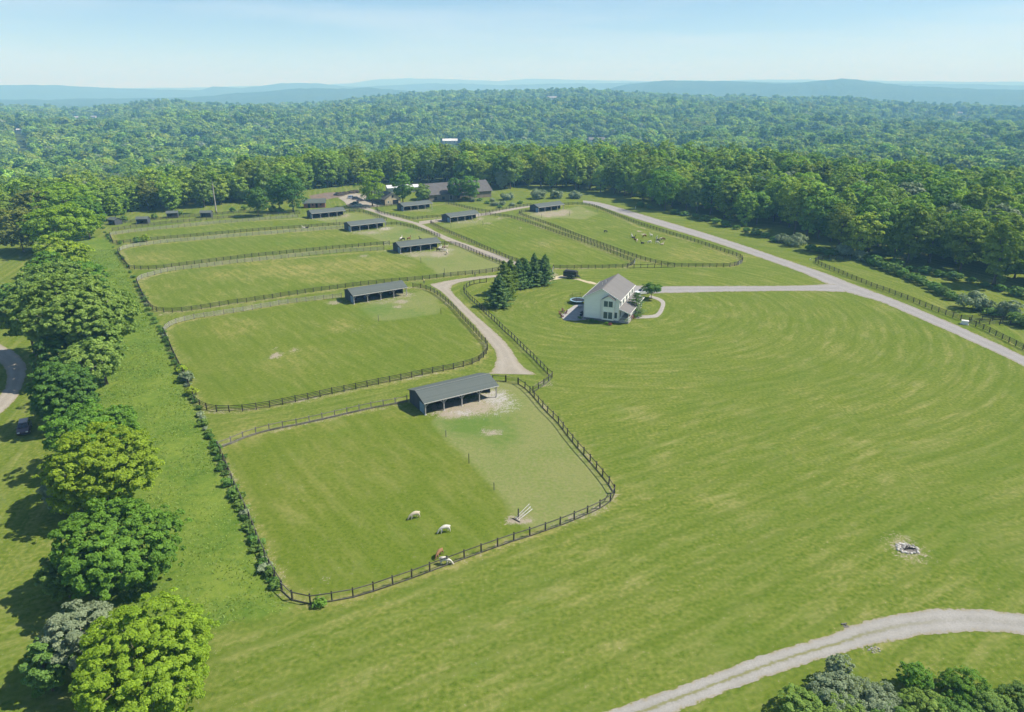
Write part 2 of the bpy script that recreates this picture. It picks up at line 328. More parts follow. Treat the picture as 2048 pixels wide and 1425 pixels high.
def ground_material():
    m, N, L = new_mat('mown_grass'); b = N['Principled BSDF']; b.inputs['Roughness'].default_value = 1.0; b.inputs['Specular IOR Level'].default_value = 0.0
    def att(n): a = N.new('ShaderNodeAttribute'); a.attribute_name = n; return a.outputs['Fac']
    def noise(vec, sc, det=4, ro=0.55): n = N.new('ShaderNodeTexNoise'); n.inputs['Scale'].default_value = sc; n.inputs['Detail'].default_value = det; n.inputs['Roughness'].default_value = ro; L.new(vec, n.inputs['Vector']); return n.outputs[0]
    def rng(v, a, b_, c=0.0, d=1.0): r = N.new('ShaderNodeMapRange'); r.inputs[1].default_value = a; r.inputs[2].default_value = b_; r.inputs[3].default_value = c; r.inputs[4].default_value = d; L.new(v, r.inputs[0]); return r.outputs[0]
    def math_(op, a, b_=None):
        q = N.new('ShaderNodeMath'); q.operation = op
        for i, v in enumerate((a, b_)):
            if v is None: continue
            if isinstance(v, (int, float)): q.inputs[i].default_value = v
            else: L.new(v, q.inputs[i])
        return q.outputs[0]
    def mix(f, a, b_, mode='MIX'):
        x = N.new('ShaderNodeMixRGB'); x.blend_type = mode
        for i, v in enumerate((f, a, b_)):
            if isinstance(v, (int, float)): x.inputs[i].default_value = v
            elif isinstance(v, tuple): x.inputs[i].default_value = rgba(v)
            else: L.new(v, x.inputs[i])
        return x.outputs[0]
    g = N.new('ShaderNodeNewGeometry'); pos = g.outputs['Position']
    mw, al = att('mow'), att('alo')
    cx = N.new('ShaderNodeCombineXYZ'); L.new(mw, cx.inputs[0]); L.new(math_('MULTIPLY', al, 0.22), cx.inputs[1])
    streak = noise(cx.outputs[0], 0.55, 5, 0.65); streak2 = noise(cx.outputs[0], 1.9, 3, 0.6)
    big = noise(pos, 0.022, 4); mid = noise(pos, 0.12, 5, 0.6); fine = noise(pos, 0.9, 5, 0.7); tiny = noise(pos, 3.6, 4, 0.75)
    # base turf
    c = mix(rng(big, .35, .65), (0.104, 0.160, 0.019), (0.136, 0.180, 0.028))
    c = mix(rng(mid, .3, .75), c, (0.104, 0.156, 0.019))
    c = mix(math_('MULTIPLY', rng(fine, .36, .66), 0.6), c, (0.182, 0.215, 0.036))
    c = mix(math_('MULTIPLY', rng(tiny, .40, .60), 0.8), c, (0.048, 0.082, 0.009))
    spk = noise(pos, 1.8, 4, .7); c = mix(math_('MULTIPLY', rng(spk, .47, .62), 0.65), c, (0.204, 0.223, 0.054))
    # swaths laid by the mower and the clippings left on them
    wob = math_('ADD', mw, math_('MULTIPLY', rng(mid, 0, 1, -1, 1), 0.8))
    st = math_('SINE', math_('MULTIPLY', wob, 2 * math.pi / 2.8))
    c = mix(math_('MULTIPLY', rng(st, -0.15, 0.35, 0, .34), math_('MULTIPLY', rng(mid, .38, .6, .3, 1), rng(streak, .3, .6, .4, 1))), c, (0.190, 0.218, 0.054))
    cl = math_('MULTIPLY', math_('MULTIPLY', rng(streak, .48, .70), rng(mid, .3, .6, .3, 1)), rng(fine, .35, .6, .35, 1))
    c = mix(math_('MULTIPLY', cl, 0.8), c, (0.274, 0.256, 0.102))
    dk = noise(pos, .055, 5, .65); c = mix(math_('MULTIPLY', rng(dk, .44, .60), .35), c, (0.078, 0.132, 0.014))
    c = mix(math_('MULTIPLY', rng(streak2, .55, .8), 0.35), c, (0.075, 0.122, 0.014))
    ln2 = math_('SINE', math_('MULTIPLY', wob, 2 * math.pi / 7.1)); c = mix(math_('MULTIPLY', rng(ln2, .86, .99, 0, .5), rng(fine, .4, .6, .3, 1)), c, (0.080, 0.124, 0.014))
    c = mix(math_('MULTIPLY', att('deep'), .5), c, mix(rng(tiny, .4, .6), (0.121, 0.165, 0.014), (0.065, 0.108, 0.008)))
    # straw, worn, lush, rough
    sw = math_('MULTIPLY', att('straw'), rng(math_('ADD', streak, fine), .8, 1.2)); c = mix(math_('MULTIPLY', sw, 0.85), c, (0.300, 0.260, 0.098))
    wn = rng(att('worn'), .3, .75); c = mix(math_('MULTIPLY', wn, .92), c, mix(rng(mid, .35, .65), (0.160, 0.205, 0.058), (0.215, 0.228, 0.088)))
    c = mix(math_('MULTIPLY', math_('MULTIPLY', wn, rng(tiny, .42, .6)), .5), c, (0.090, 0.119, 0.026))
    c = mix(math_('MULTIPLY', math_('MULTIPLY', wn, rng(spk, .48, .62)), .45), c, (0.245, 0.228, 0.113))
    lu = rng(math_('ADD', math_('MULTIPLY', att('lush'), .85), math_('MULTIPLY', rng(math_('ADD', fine, mid), .6, 1.4, -1, 1), 0.9)), .25, 1.1); c = mix(math_('MULTIPLY', lu, .75), c, (0.069, 0.149, 0.018))
    ro = att('rough'); c = mix(math_('MULTIPLY', ro, 0.9), c, mix(rng(math_('ADD', fine, mid), .75, 1.25), (0.069, 0.137, 0.018), (0.164, 0.220, 0.036)))
    # bare earth with ragged rims
    ba = rng(math_('ADD', att('bare'), math_('MULTIPLY', rng(math_('ADD', fine, tiny), .6, 1.4, -1, 1), 0.75)), .42, .8)
    earth = mix(rng(mid, .3, .7), (0.30, 0.262, 0.205), (0.225, 0.198, 0.155)); earth = mix(math_('MULTIPLY', rng(tiny, .35, .7), .5), earth, (0.37, 0.325, 0.25))
    c = mix(ba, c, earth)
    gr = rng(math_('ADD', att('grit'), math_('MULTIPLY', rng(math_('ADD', fine, tiny), .6, 1.4, -1, 1), 1.0)), .55, .95); c = mix(math_('MULTIPLY', math_('MULTIPLY', gr, rng(att('grit'), .02, .2)), .85), c, (0.36, 0.35, 0.33))
    L.new(c, b.inputs['Base Color'])
    bp = N.new('ShaderNodeBump'); bp.inputs['Distance'].default_value = 0.10; bp.inputs['Strength'].default_value = 0.55
    hgt = math_('ADD', math_('MULTIPLY', tiny, 0.7), math_('ADD', fine, math_('MULTIPLY', math_('MULTIPLY', ro, mid), 2.0)))
    L.new(hgt, bp.inputs['Height']); L.new(bp.outputs[0], b.inputs['Normal'])
    return m
GROUND = ground_material()
def grid_mesh(name, X, Y, Z, m, attrs={}):
    ny, nx = X.shape; me = bpy.data.meshes.new(name)
    co = np.stack([X, Y, Z], -1).reshape(-1, 3).astype(np.float32)
    i = (np.arange(ny - 1)[:, None] * nx + np.arange(nx - 1)[None, :]).reshape(-1)
    q = np.stack([i, i + 1, i + nx + 1, i + nx], -1).astype(np.int32)
    me.vertices.add(len(co)); me.loops.add(q.size); me.polygons.add(len(q))
    me.vertices.foreach_set('co', co.reshape(-1)); me.loops.foreach_set('vertex_index', q.reshape(-1))
    me.polygons.foreach_set('loop_start', np.arange(0, q.size, 4, dtype=np.int32)); me.polygons.foreach_set('loop_total', np.full(len(q), 4, np.int32))
    for k, v in attrs.items(): a = me.attributes.new(k, 'FLOAT', 'POINT'); a.data.foreach_set('value', v.reshape(-1).astype(np.float32))
    me.materials.append(m); me.polygons.foreach_set('use_smooth', [True] * len(q)); me.update(); return me
tag(obj('ground', grid_mesh('ground', X, Y, np.zeros_like(X), GROUND, dict(mow=mow, alo=alo, bare=bare, lush=lush, worn=worn, rough=rough, straw=straw, deep=deep, grit=grit))), 'green mown farm fields and lawns', None, None, 'structure')

def hills_material():
    m, N, L = new_mat('wooded_hills'); b = N['Principled BSDF']; b.inputs['Roughness'].default_value = 1; b.inputs['Specular IOR Level'].default_value = 0
    g = N.new('ShaderNodeNewGeometry'); a = N.new('ShaderNodeAttribute'); a.attribute_name = 'far'
    v = N.new('ShaderNodeTexVoronoi'); v.inputs['Scale'].default_value = 0.075; L.new(g.outputs['Position'], v.inputs['Vector'])
    n = N.new('ShaderNodeTexNoise'); n.inputs['Scale'].default_value = 0.006; n.inputs['Detail'].default_value = 6; L.new(g.outputs['Position'], n.inputs['Vector'])
    cr = N.new('ShaderNodeValToRGB'); e = cr.color_ramp.elements; e[0].color = (0.030, 0.055, 0.012, 1); e[1].color = (0.085, 0.125, 0.025, 1); L.new(v.outputs['Color'], cr.inputs[0])
    x = N.new('ShaderNodeMixRGB'); x.inputs[2].default_value = (0.035, 0.065, 0.018, 1); L.new(cr.outputs[0], x.inputs[1])
    r = N.new('ShaderNodeMapRange'); r.inputs[1].default_value = .4; r.inputs[2].default_value = .65; r.inputs[4].default_value = .7; L.new(n.outputs[0], r.inputs[0]); L.new(r.outputs[0], x.inputs[0])
    x2 = N.new('ShaderNodeMixRGB'); x2.inputs[1].default_value = (0.06, 0.085, 0.018, 1); L.new(a.outputs['Fac'], x2.inputs[0]); L.new(x.outputs[0], x2.inputs[2]); L.new(x2.outputs[0], b.inputs['Base Color'])
    bp = N.new('ShaderNodeBump'); bp.inputs['Distance'].default_value = 7; bp.inputs['Strength'].default_value = 0.9; bp.invert = True
    L.new(v.outputs['Distance'], bp.inputs['Height']); L.new(bp.outputs[0], b.inputs['Normal'])
    return m
th = np.linspace(R(-100), R(100), 640); rr = np.concatenate([np.linspace(12, 400, 12), np.geomspace(430, 16500, 300)])
TH, RR = np.meshgrid(th, rr); HX, HY = RR * np.sin(TH), RR * np.cos(TH)
HZ = terrain(HX, HY); HZ = HZ - 0.5
farm = np.clip((RR - 2600) / 500, 0, 1)
HZ = HZ + farm * 9 * (0.5 + 0.5 * vnoise(HX / 26, HY / 26, 21))
tag(obj('hills', grid_mesh('hills', HX[::-1], HY[::-1], HZ[::-1], hills_material(), dict(far=farm[::-1]))), 'wooded valley and hazy blue hills up to the skyline', None, None, 'structure')

# ------------------------------------------------------------------ roads, lanes and paths
def road_material(name, c1, c2, grassy=0.0):
    m, N, L = new_mat(name); b = N['Principled BSDF']; b.inputs['Roughness'].default_value = 0.95; b.inputs['Specular IOR Level'].default_value = 0.0
    g = N.new('ShaderNodeNewGeometry'); a = N.new('ShaderNodeAttribute'); a.attribute_name = 'acr'; a2 = N.new('ShaderNodeAttribute'); a2.attribute_name = 'lng'
    def nz(sc, d=5, r=.65): n = N.new('ShaderNodeTexNoise'); n.inputs['Scale'].default_value = sc; n.inputs['Detail'].default_value = d; n.inputs['Roughness'].default_value = r; L.new(g.outputs['Position'], n.inputs['Vector']); return n.outputs[0]
    def rg(v, p, q, s=0., t=1.): r = N.new('ShaderNodeMapRange'); r.inputs[1].default_value = p; r.inputs[2].default_value = q; r.inputs[3].default_value = s; r.inputs[4].default_value = t; L.new(v, r.inputs[0]); return r.outputs[0]
    def mx(f, p, q):
        x = N.new('ShaderNodeMixRGB')
        for i, v in enumerate((f, p, q)):
            if isinstance(v, tuple): x.inputs[i].default_value = rgba(v)
            else: L.new(v, x.inputs[i])
        return x.outputs[0]
    def mt(op, p, q):
        k = N.new('ShaderNodeMath'); k.operation = op
        for i, v in enumerate((p, q)):
            if isinstance(v, (int, float)): k.inputs[i].default_value = v
            else: L.new(v, k.inputs[i])
        return k.outputs[0]
    n1, n2, n3, n4 = nz(.25), nz(2.0), nz(7.0, 3, .8), nz(.7)
    c = mx(rg(n1, .35, .65), c1, c2); c = mx(rg(n4, .45, .65, 0, .45), c, tuple(v * 0.78 for v in c1)); c = mx(rg(n3, .40, .62, 0, .6), c, tuple(v * 0.55 for v in c1)); c = mx(rg(n2, .5, .8, 0, .35), c, tuple(min(1, v * 1.25) for v in c1))
    # pale wheel tracks, darker loose middle and rims
    d = mt('ABSOLUTE', mt('SUBTRACT', a.outputs['Fac'], 0.5), 0)
    tr = mt('ABSOLUTE', mt('SUBTRACT', d, 0.24), 0)
    c = mx(rg(tr, .0, .16, .25, 0), c, tuple(min(1, v * 1.18) for v in c1))
    rim = mt('ADD', d, mt('MULTIPLY', rg(mt('ADD', n2, n4), .6, 1.4, -.5, .5), .30)); c = mx(rg(rim, .38, .5, 0, .7), c, (0.27, 0.23, 0.14)); c = mx(rg(rim, .47, .53, 0, .9), c, (0.125, 0.155, 0.03))
    if grassy:
        mid = mt('ADD', d, mt('MULTIPLY', rg(n2, .2, .8, -.5, .5), .16)); k = mt('MULTIPLY', rg(mid, .02, .10, 1, 0), mt('MULTIPLY', a2.outputs['Fac'], grassy)); c = mx(k, c, (0.17, 0.175, 0.06))
    L.new(c, b.inputs['Base Color'])
    bp = N.new('ShaderNodeBump'); bp.inputs['Distance'].default_value = 0.03; bp.inputs['Strength'].default_value = .6; L.new(n3, bp.inputs['Height']); L.new(bp.outputs[0], b.inputs['Normal'])
    return m
def road(name, label, left, right, m, z=0.02, jit=0.16, lng=None, step=0.7, kind='structure'):
    Lp = smooth_line(pxpoly(left)); Rp = smooth_line(pxpoly(right))
    ln = sum((b - a).length for a, b in zip(Lp, Lp[1:])); st = max(step, ln / 500)
    n = max(4, round(ln / st)); A = resample(Lp, 1e9) if 0 else None
    def rs(p):
        d = [0.0]
        for a, b in zip(p, p[1:]): d.append(d[-1] + (b - a).length)
        s = np.linspace(0, d[-1], n + 1); return np.stack([np.interp(s, d, [q[k] for q in p]) for k in range(3)], -1)
    A, B = rs(Lp), rs(Rp); rng = np.random.default_rng(len(label)); k = 9
    t = np.linspace(0, 1, k); q = np.arange(n + 1)
    ja = jit * (vnoise(q * 0.45, q * 0 + 3, 7) + .6 * rng.uniform(-1, 1, n + 1)); jb = jit * (vnoise(q * 0.45, q * 0 + 9, 8) + .6 * rng.uniform(-1, 1, n + 1))
    W = B - A; w = np.maximum(np.linalg.norm(W, axis=1, keepdims=True), 1e-3); W /= w
    A = A + W * ja[:, None]; B = B + W * jb[:, None]
    PT = A[:, None, :] * (1 - t)[None, :, None] + B[:, None, :] * t[None, :, None]
    acr = np.broadcast_to(t[None, :], PT.shape[:2]); lg = np.broadcast_to((np.linspace(0, 1, n + 1) if lng is None else np.interp(np.linspace(0, 1, n + 1), *lng))[:, None], PT.shape[:2])
    zz = z + 0.03 * (1 - np.abs(acr - .5) * 2)
    me = grid_mesh(name, PT[..., 0], PT[..., 1], zz, m, dict(acr=np.ascontiguousarray(acr), lng=np.ascontiguousarray(lg)))
    bm = bmesh.new(); bm.from_mesh(me)
    if sum(f.normal.z for f in bm.faces) < 0: bmesh.ops.reverse_faces(bm, faces=bm.faces)
    bm.to_mesh(me); bm.free()
    return tag(obj(name, me), label, None, None, kind)
GRAV = road_material('pale_gravel', (0.345, 0.315, 0.265), (0.29, 0.262, 0.215)); GRAV2 = road_material('two_track_gravel', (0.325, 0.318, 0.298), (0.27, 0.262, 0.238), 0.8)
ASPH = road_material('worn_asphalt', (0.31, 0.30, 0.295), (0.27, 0.262, 0.255)); PAVE = road_material('concrete_walk', (0.36, 0.345, 0.325), (0.32, 0.305, 0.285))
road('driveway', 'long pale driveway running past the paddocks', [(1166, 401), (1200, 405), (1250, 419), (1300, 434), (1400, 463), (1500, 495), (1560, 516), (1608, 532), (1660, 550), (1700, 566), (1760, 588), (1809, 607), (1900, 645), (2000, 690), (2048, 712), (2300, 830)],
     [(1166, 406), (1196, 412), (1250, 431), (1300, 447), (1400, 476), (1500, 509), (1560, 530), (1608, 547), (1648, 566), (1690, 585), (1760, 603), (1809, 625), (1900, 664), (2000, 710), (2048, 733), (2300, 855)], ASPH)
road('driveway', 'pale side driveway leading to the house', [(1240, 571), (1325, 573), (1450, 572.5), (1600, 572), (1672, 568)], [(1240, 590), (1325, 587), (1450, 584), (1600, 582), (1692, 585)], ASPH, 0.035)
road('lane', 'gravel farm lane curving between the paddocks', [(977, 748), (990, 731), (993, 715), (990, 702), (982, 690), (969, 675), (953, 656), (937, 638), (920, 622), (899, 599), (882, 583), (869, 575), (856, 569), (880, 565), (904, 560), (949, 554), (985, 551), (1040, 546)],
     [(1074, 750), (1048, 736), (1036, 722), (1024, 702), (1011, 685), (994, 668), (970, 648), (945, 626), (925, 606), (908, 590), (901, 578), (904, 572), (914, 567), (925, 564), (947, 560), (977, 556), (990, 555), (1042, 551)], GRAV)
road('lane', 'gravel lane running down past the far shelters', [(700, 412), (742, 423), (775, 436), (805, 443), (830, 449), (860, 464), (882, 477), (904, 488), (950, 505), (1000, 522), (1040, 540)],
     [(718, 410), (756, 422), (792, 434), (825, 443), (848, 450), (872, 464), (890, 472), (910, 480), (955, 496), (1005, 513), (1055, 533)], GRAV, 0.03)
road('lane', 'gravel lane branch behind the far shelter', [(838, 443), (882, 438), (920, 433), (960, 428), (1000, 420), (1040, 414), (1066, 411)], [(838, 450), (882, 444), (925, 438), (965, 433), (1005, 425), (1042, 418), (1066, 414)], GRAV, 0.04)
road('farmyard', 'pale gravel parking yard in front of the barns', [(676, 396), (690, 391), (706, 386), (722, 388), (745, 394), (765, 404)], [(690, 405), (693, 412), (703, 416), (725, 416), (748, 415), (768, 412)], GRAV, 0.045)
road('gravel_road', 'curving pale gravel road in the near corner', [(1100, 1462), (1240, 1413), (1319, 1387), (1417, 1352), (1516, 1312), (1595, 1289), (1674, 1265), (1713, 1246), (1792, 1227), (1871, 1218), (1950, 1218), (2048, 1227), (2200, 1250)],
     [(1220, 1474), (1358, 1423), (1437, 1391), (1516, 1360), (1595, 1334), (1674, 1310), (1753, 1290), (1832, 1273), (1911, 1264), (1990, 1265), (2048, 1271), (2200, 1292)], GRAV2, jit=0.12, lng=([0, .5, .62, .75, 1], [1, 1, .5, .1, 0]), step=0.35)
road('gravel_road', 'gravel road bending beside the tree row', [(-120, 655), (-40, 700), (0, 725), (13, 742), (13, 772), (0, 792), (-60, 850)], [(-120, 640), (0, 688), (37, 708), (55, 733), (47, 773), (28, 806), (-40, 865)], GRAV, jit=0.12)
road('footpath', 'narrow concrete footpath looping to the house porch', [(1272, 638), (1312, 637), (1323, 630), (1330, 615), (1331, 603), (1319, 596), (1301, 591)], [(1272, 631), (1306, 631), (1315, 626), (1322, 612), (1322, 605), (1313, 600), (1297, 595)], PAVE, 0.03, jit=0.03)
road('dirt_track', 'sandy wheel track behind the house', [(1100, 556), (1125, 550), (1150, 556), (1178, 563), (1195, 567)], [(1088, 566), (1128, 556), (1150, 559), (1174, 566), (1190, 570)], mat('sand', (0.47, 0.41, 0.28), .95, (0.38, 0.33, 0.22), 1.5, .3), 0.02, jit=.25)
# ------------------------------------------------------------------ trees, shrubs and tall grass
BARK = mat('bark', (0.16, 0.135, 0.105), .95, (0.09, 0.075, 0.06), 4, .5, (1, 1, .3)); PALEBARK = mat('pale_bark', (0.42, 0.40, 0.37), .95, (0.25, 0.23, 0.2), 3, .4, (1, 1, .3))
LEAF = {
 'maple': leaf_mat('leaf_bright', (0.115, 0.215, 0.014), (0.29, 0.44, 0.034), 0.32, rnd=0.06),
 'yellow': leaf_mat('leaf_yellow', (0.14, 0.225, 0.016), (0.33, 0.44, 0.036), 0.32, rnd=0.06),
 'round': leaf_mat('leaf_mid', (0.062, 0.151, 0.018), (0.180, 0.345, 0.040), 0.28, rnd=0.06),
 'ash': leaf_mat('leaf_ash', (0.105, 0.195, 0.034), (0.270, 0.390, 0.078), 0.26, rnd=0.06),
 'dark': leaf_mat('leaf_dark', (0.044, 0.115, 0.022), (0.132, 0.265, 0.046), 0.23, rnd=0.08),
 'olive': leaf_mat('leaf_olive', (0.125, 0.165, 0.03), (0.24, 0.27, 0.055), 0.26, rnd=0.06),
 'silver': leaf_mat('leaf_silver', (0.155, 0.213, 0.115), (0.316, 0.385, 0.230), 0.23, rnd=0.1),
 'wood': leaf_mat('leaf_wood', (0.092, 0.185, 0.026), (0.310, 0.465, 0.062), 0.26, rnd=0.32),
 'conifer': leaf_mat('needle_dark', (0.060, 0.140, 0.040), (0.200, 0.330, 0.085), 0.15, rnd=0.1),
 'cedar': leaf_mat('needle_light', (0.075, 0.14, 0.022), (0.21, 0.31, 0.05), 0.18, rnd=0.1),
 'shrub': leaf_mat('leaf_shrub', (0.075, 0.165, 0.034), (0.195, 0.325, 0.065), 0.26, rnd=0.18),
 'lime': leaf_mat('leaf_lime', (0.184, 0.276, 0.021), (0.333, 0.425, 0.032), 0.28, rnd=0.08),
 'maroon': leaf_mat('leaf_maroon', (0.154, 0.055, 0.055), (0.285, 0.099, 0.088), 0.18, rnd=.1),
}
def unit(a): return a / np.maximum(np.linalg.norm(a, axis=-1, keepdims=True), 1e-6)
def leaf_quads(c, nrm, size, rng, asp=0.62):
    a = unit(np.cross(nrm, unit(rng.normal(size=c.shape)))); b = np.cross(nrm, a)
    s = (size * rng.uniform(.45, 1.6, len(c)))[:, None]; bend = nrm * s * .18
    return np.stack([c - a * s - bend, c + b * s * asp, c + a * s - bend, c - b * s * asp], 1)
def crown_parts(seed, rx, ry, rz, zc, n_cl, cl_r, n_leaf, leaf, low=-0.55, lobes=6, core=0.22, flat=0.75, gap=0.0):
    """clump centres over a lobed crown and the leaf faces on them; z measured from the foot"""
    rng = np.random.default_rng(seed)
    k = np.arange(n_cl) + .5; ph = np.arccos(np.clip(1 - (1 - low) * k / n_cl, -1, 1)); ga = np.pi * (1 + 5 ** .5) * k + rng.uniform(0, 6)
    d = np.stack([np.cos(ga) * np.sin(ph), np.sin(ga) * np.sin(ph), np.cos(ph)], -1); d = unit(d + rng.normal(size=d.shape) * .34)
    ld = unit(rng.normal(size=(lobes, 3)) * (1, 1, .75) + (0, 0, .15)) * rng.uniform(.72, 1.06, lobes)[:, None]; lo = np.max(np.clip(d @ ld.T, 0, 1) ** 2.6, axis=1)
    rad = .52 + .48 * lo + rng.normal(size=n_cl) * .075; inner = rng.uniform(size=n_cl) < core; rad = np.where(inner, rad * rng.uniform(.35, .75, n_cl), rad)
    if gap: keep = rng.uniform(size=n_cl) > gap; d, rad = d[keep], rad[keep]
    C = d * rad[:, None] * (rx, ry, rz) * (1 - cl_r / max(rx, ry) * .5) + (0, 0, zc)
    n = len(C); cs = cl_r * rng.uniform(.42, 1.0, n) ** 1.0 * np.where(rng.uniform(size=n) < .3, 1.75, 1.15); ct = rng.uniform(0, 1, n)
    w = cs ** 2; idx = rng.choice(n, n_leaf, p=w / w.sum())
    v = rng.normal(size=(n_leaf, 3)); v = unit(v); v[:, 2] = np.where(v[:, 2] < -.25, -v[:, 2], v[:, 2]); od = d[idx]
    v = unit(v + od * .45 + (0, 0, .15))
    p = C[idx] + v * (cs[idx] * rng.uniform(.55, 1.0, n_leaf) ** .5)[:, None] * (1, 1, flat)
    nrm = unit(v * .7 + od * .3 + rng.normal(size=p.shape) * .48 + (0, 0, .38))
    V = leaf_quads(p, nrm, leaf, rng)
    hgt = (p[:, 2] - zc) / rz
    tint = .12 + .38 * ct[idx] + .46 * rng.uniform(0, 1, n_leaf) + .06 * hgt
    V[..., 2] = np.maximum(V[..., 2], .03)
    return V, tint, C, cs
def trunk_mb(seed, h0, r, tips, zc, sides=7):
    rng = random.Random(seed); mb = MB()
    lean = (rng.uniform(-.3, .3), rng.uniform(-.3, .3))
    pts = [Vector((lean[0] * t * t, lean[1] * t * t, h0 * t)) for t in (0, .08, .3, .6, .85, 1)]
    mb.tube(pts, [r * 1.5, r * 1.1, r * .92, r * .72, r * .5, r * .28], sides)
    for c in tips:
        t = rng.uniform(.35, .85); s = Vector((lean[0] * t * t, lean[1] * t * t, h0 * t)); e = Vector(c)
        if e.z < s.z * .8: s.z = max(.2 * h0, e.z * .7)
        m1 = s.lerp(e, .5) + Vector((0, 0, .06 * (e - s).length)); mb.tube([s, m1, e], [r * .42, r * .26, r * .07], 5)
    return mb
def tree_meshes(seed, kind, rx, h, n_cl, cl_r, n_leaf, leaf, low=-.55, clear=.22, bark=None, lobes=6, tips=10, gap=0., ry=None, core=.22, rtrunk=None):
    zb = h * clear; rz = (h - zb) / 2 * 1.0; zc = zb + rz
    V, t, C, cs = crown_parts(seed, rx, ry or rx, rz, zc, n_cl, cl_r, n_leaf, leaf, low, lobes, core, gap=gap)
    rng = random.Random(seed); pick = rng.sample(range(len(C)), min(tips, len(C)))
    tm = trunk_mb(seed, zc + rz * .3, rtrunk or max(.09, h * .016), [C[i] for i in pick], zc)
    return tm.mesh('trunk', bark or BARK, True), quads_mesh('crown', V, t, LEAF[kind])
def add_tree(name, label, meshes, loc, rz=0., sc=1., group=None, cat='tree', names=('trunk', 'crown')):
    o = thing(name, label, cat, loc, rz, group); o.scale = (sc, sc, sc) if not hasattr(sc, '__len__') else sc
    for n, m in zip(names, meshes):
        if m is not None: obj(n, m, o)
    return o
def at_crown(cx, cy_, zc, foot=True):
    p = G(cx, cy_, zc); return Vector((p.x, p.y, 0)), ppm(p)
# the row of big trees along the neighbouring drive, nearest first
NEAR = [ # crown centre in the photo, crown centre height, radius in photo px, tree height, kind, clumps, leaves, label
 (285, 1322, 6.3, 152, 11.0, 'maple', 900, 63000, 'bright yellow-green maple nearest the camera in the tree row', .10, BARK),
 (160, 1262, 4.6, 86, 7.6, 'silver', 330, 16500, 'grey-green willowy tree with bare branches behind the nearest maple', .06, PALEBARK),
 (228, 1088, 6.4, 122, 11.2, 'round', 900, 51000, 'round dense green maple below the yellow-green tree', .08, BARK),
 (200, 938, 6.6, 118, 11.8, 'yellow', 720, 42000, 'spreading yellow-green maple with golden lower twigs', .08, BARK),
 (168, 868, 6.0, 71, 11.0, 'round', 270, 13500, 'green tree tucked behind the golden-tipped maple', .10, BARK),
 (118, 985, 3.4, 39, 6.2, 'silver', 180, 6750, 'small greyish shrub tree at the lawn side of the maples', .04, PALEBARK),
 (126, 790, 6.2, 64, 12.5, 'dark', 540, 25500, 'dark green tree beside the parked dark car', .05, BARK),
 (175, 735, 7.0, 62, 12.5, 'ash', 270, 7800, 'half bare pale-trunked tree in the tree row', .2, PALEBARK),
 (150, 640, 11.0, 120, 20.5, 'ash', 1260, 63000, 'tallest ash tree in the row with loose grey-green crown', .14, PALEBARK),
 (52, 640, 8.5, 51, 15.0, 'ash', 420, 16500, 'slim grey-green tree leaning over the gravel road', .2, BARK),
 (108, 712, 6.5, 38, 12.0, 'dark', 210, 9000, 'dark shaded tree beside the gravel road bend', .05, BARK),
 (118, 575, 8.0, 73, 15.5, 'ash', 540, 22500, 'green tree behind the tallest ash in the row', .08, BARK),
 (25, 600, 4.5, 32, 8.5, 'shrub', 150, 5250, 'small bushy tree at the edge of the left lawn', .05, BARK),
 (128, 515, 6.0, 56, 12.0, 'yellow', 330, 12000, 'leafy yellow-green tree where the row meets the meadow strip', .06, BARK),
 (118, 455, 9.5, 71, 18.0, 'maple', 450, 16500, 'broad bright maple with forked trunk at the far end of the row', .12, BARK),
 (125, 402, 12.0, 62, 20.0, 'maple', 360, 13500, 'tall light green maple at the top of the tree row', .15, BARK),
 (36, 458, 8.5, 49, 16.0, 'olive', 330, 12000, 'bronze-leaved tree among the green ones by the left lawn', .06, BARK),
 (62, 415, 10.5, 34, 19.0, 'olive', 180, 6750, 'brownish olive tree behind the bronze-leaved one', .15, BARK),
 (128, 1150, 3.2, 52, 6.4, 'shrub', 240, 9000, 'bushy undergrowth tree on the shaded lawn side of the round maple', .03, BARK),
 (92, 1335, 3.0, 46, 6.0, 'shrub', 200, 7000, 'dark bushy tree in the shade behind the grey-green willowy tree', .03, BARK),
 (225, 850, 4.6, 50, 8.5, 'round', 260, 9000, 'leafy green tree on the meadow side above the golden maple', .04, BARK),
 (196, 690, 8.5, 50, 15.5, 'ash', 320, 13000, 'green tree filling the meadow side of the tallest ash', .06, BARK),
 (95, 545, 7.0, 44, 13.0, 'round', 220, 9000, 'green tree between the ash trees and the bronze-leaved one', .05, BARK),
 (168, 560, 6.5, 46, 12.0, 'round', 240, 9000, 'rounded green tree on the meadow side of the row', .05, BARK),
 (170, 430, 9.5, 40, 17.0, 'round', 200, 7500, 'green tree at the meadow end of the row behind the bright maple', .06, BARK),
]
for i, (cx, cy_, zc, rp, h, kind, ncl, nl, lab, clear, bk) in enumerate(NEAR):
    loc, s = at_crown(cx, cy_, zc); r = rp / s
    d = (loc - Vector((0, 0, H))).length; lf = max(.10, min(.32, d * .00138)); ncl = int(ncl * 1.4); nl = int(nl * 1.35)
    sparse = .38 if 'bare' in lab else .17
    ms = tree_meshes(100 + i, kind, r, h, ncl, r * 2.35 / math.sqrt(ncl), nl, lf, -.8 if clear < .12 else -.6, clear, bk, lobes=15, tips=22 if 'bare' in lab else 12, gap=sparse)
    add_tree('broadleaf_tree', lab, ms, loc, random.Random(i).uniform(0, 6))

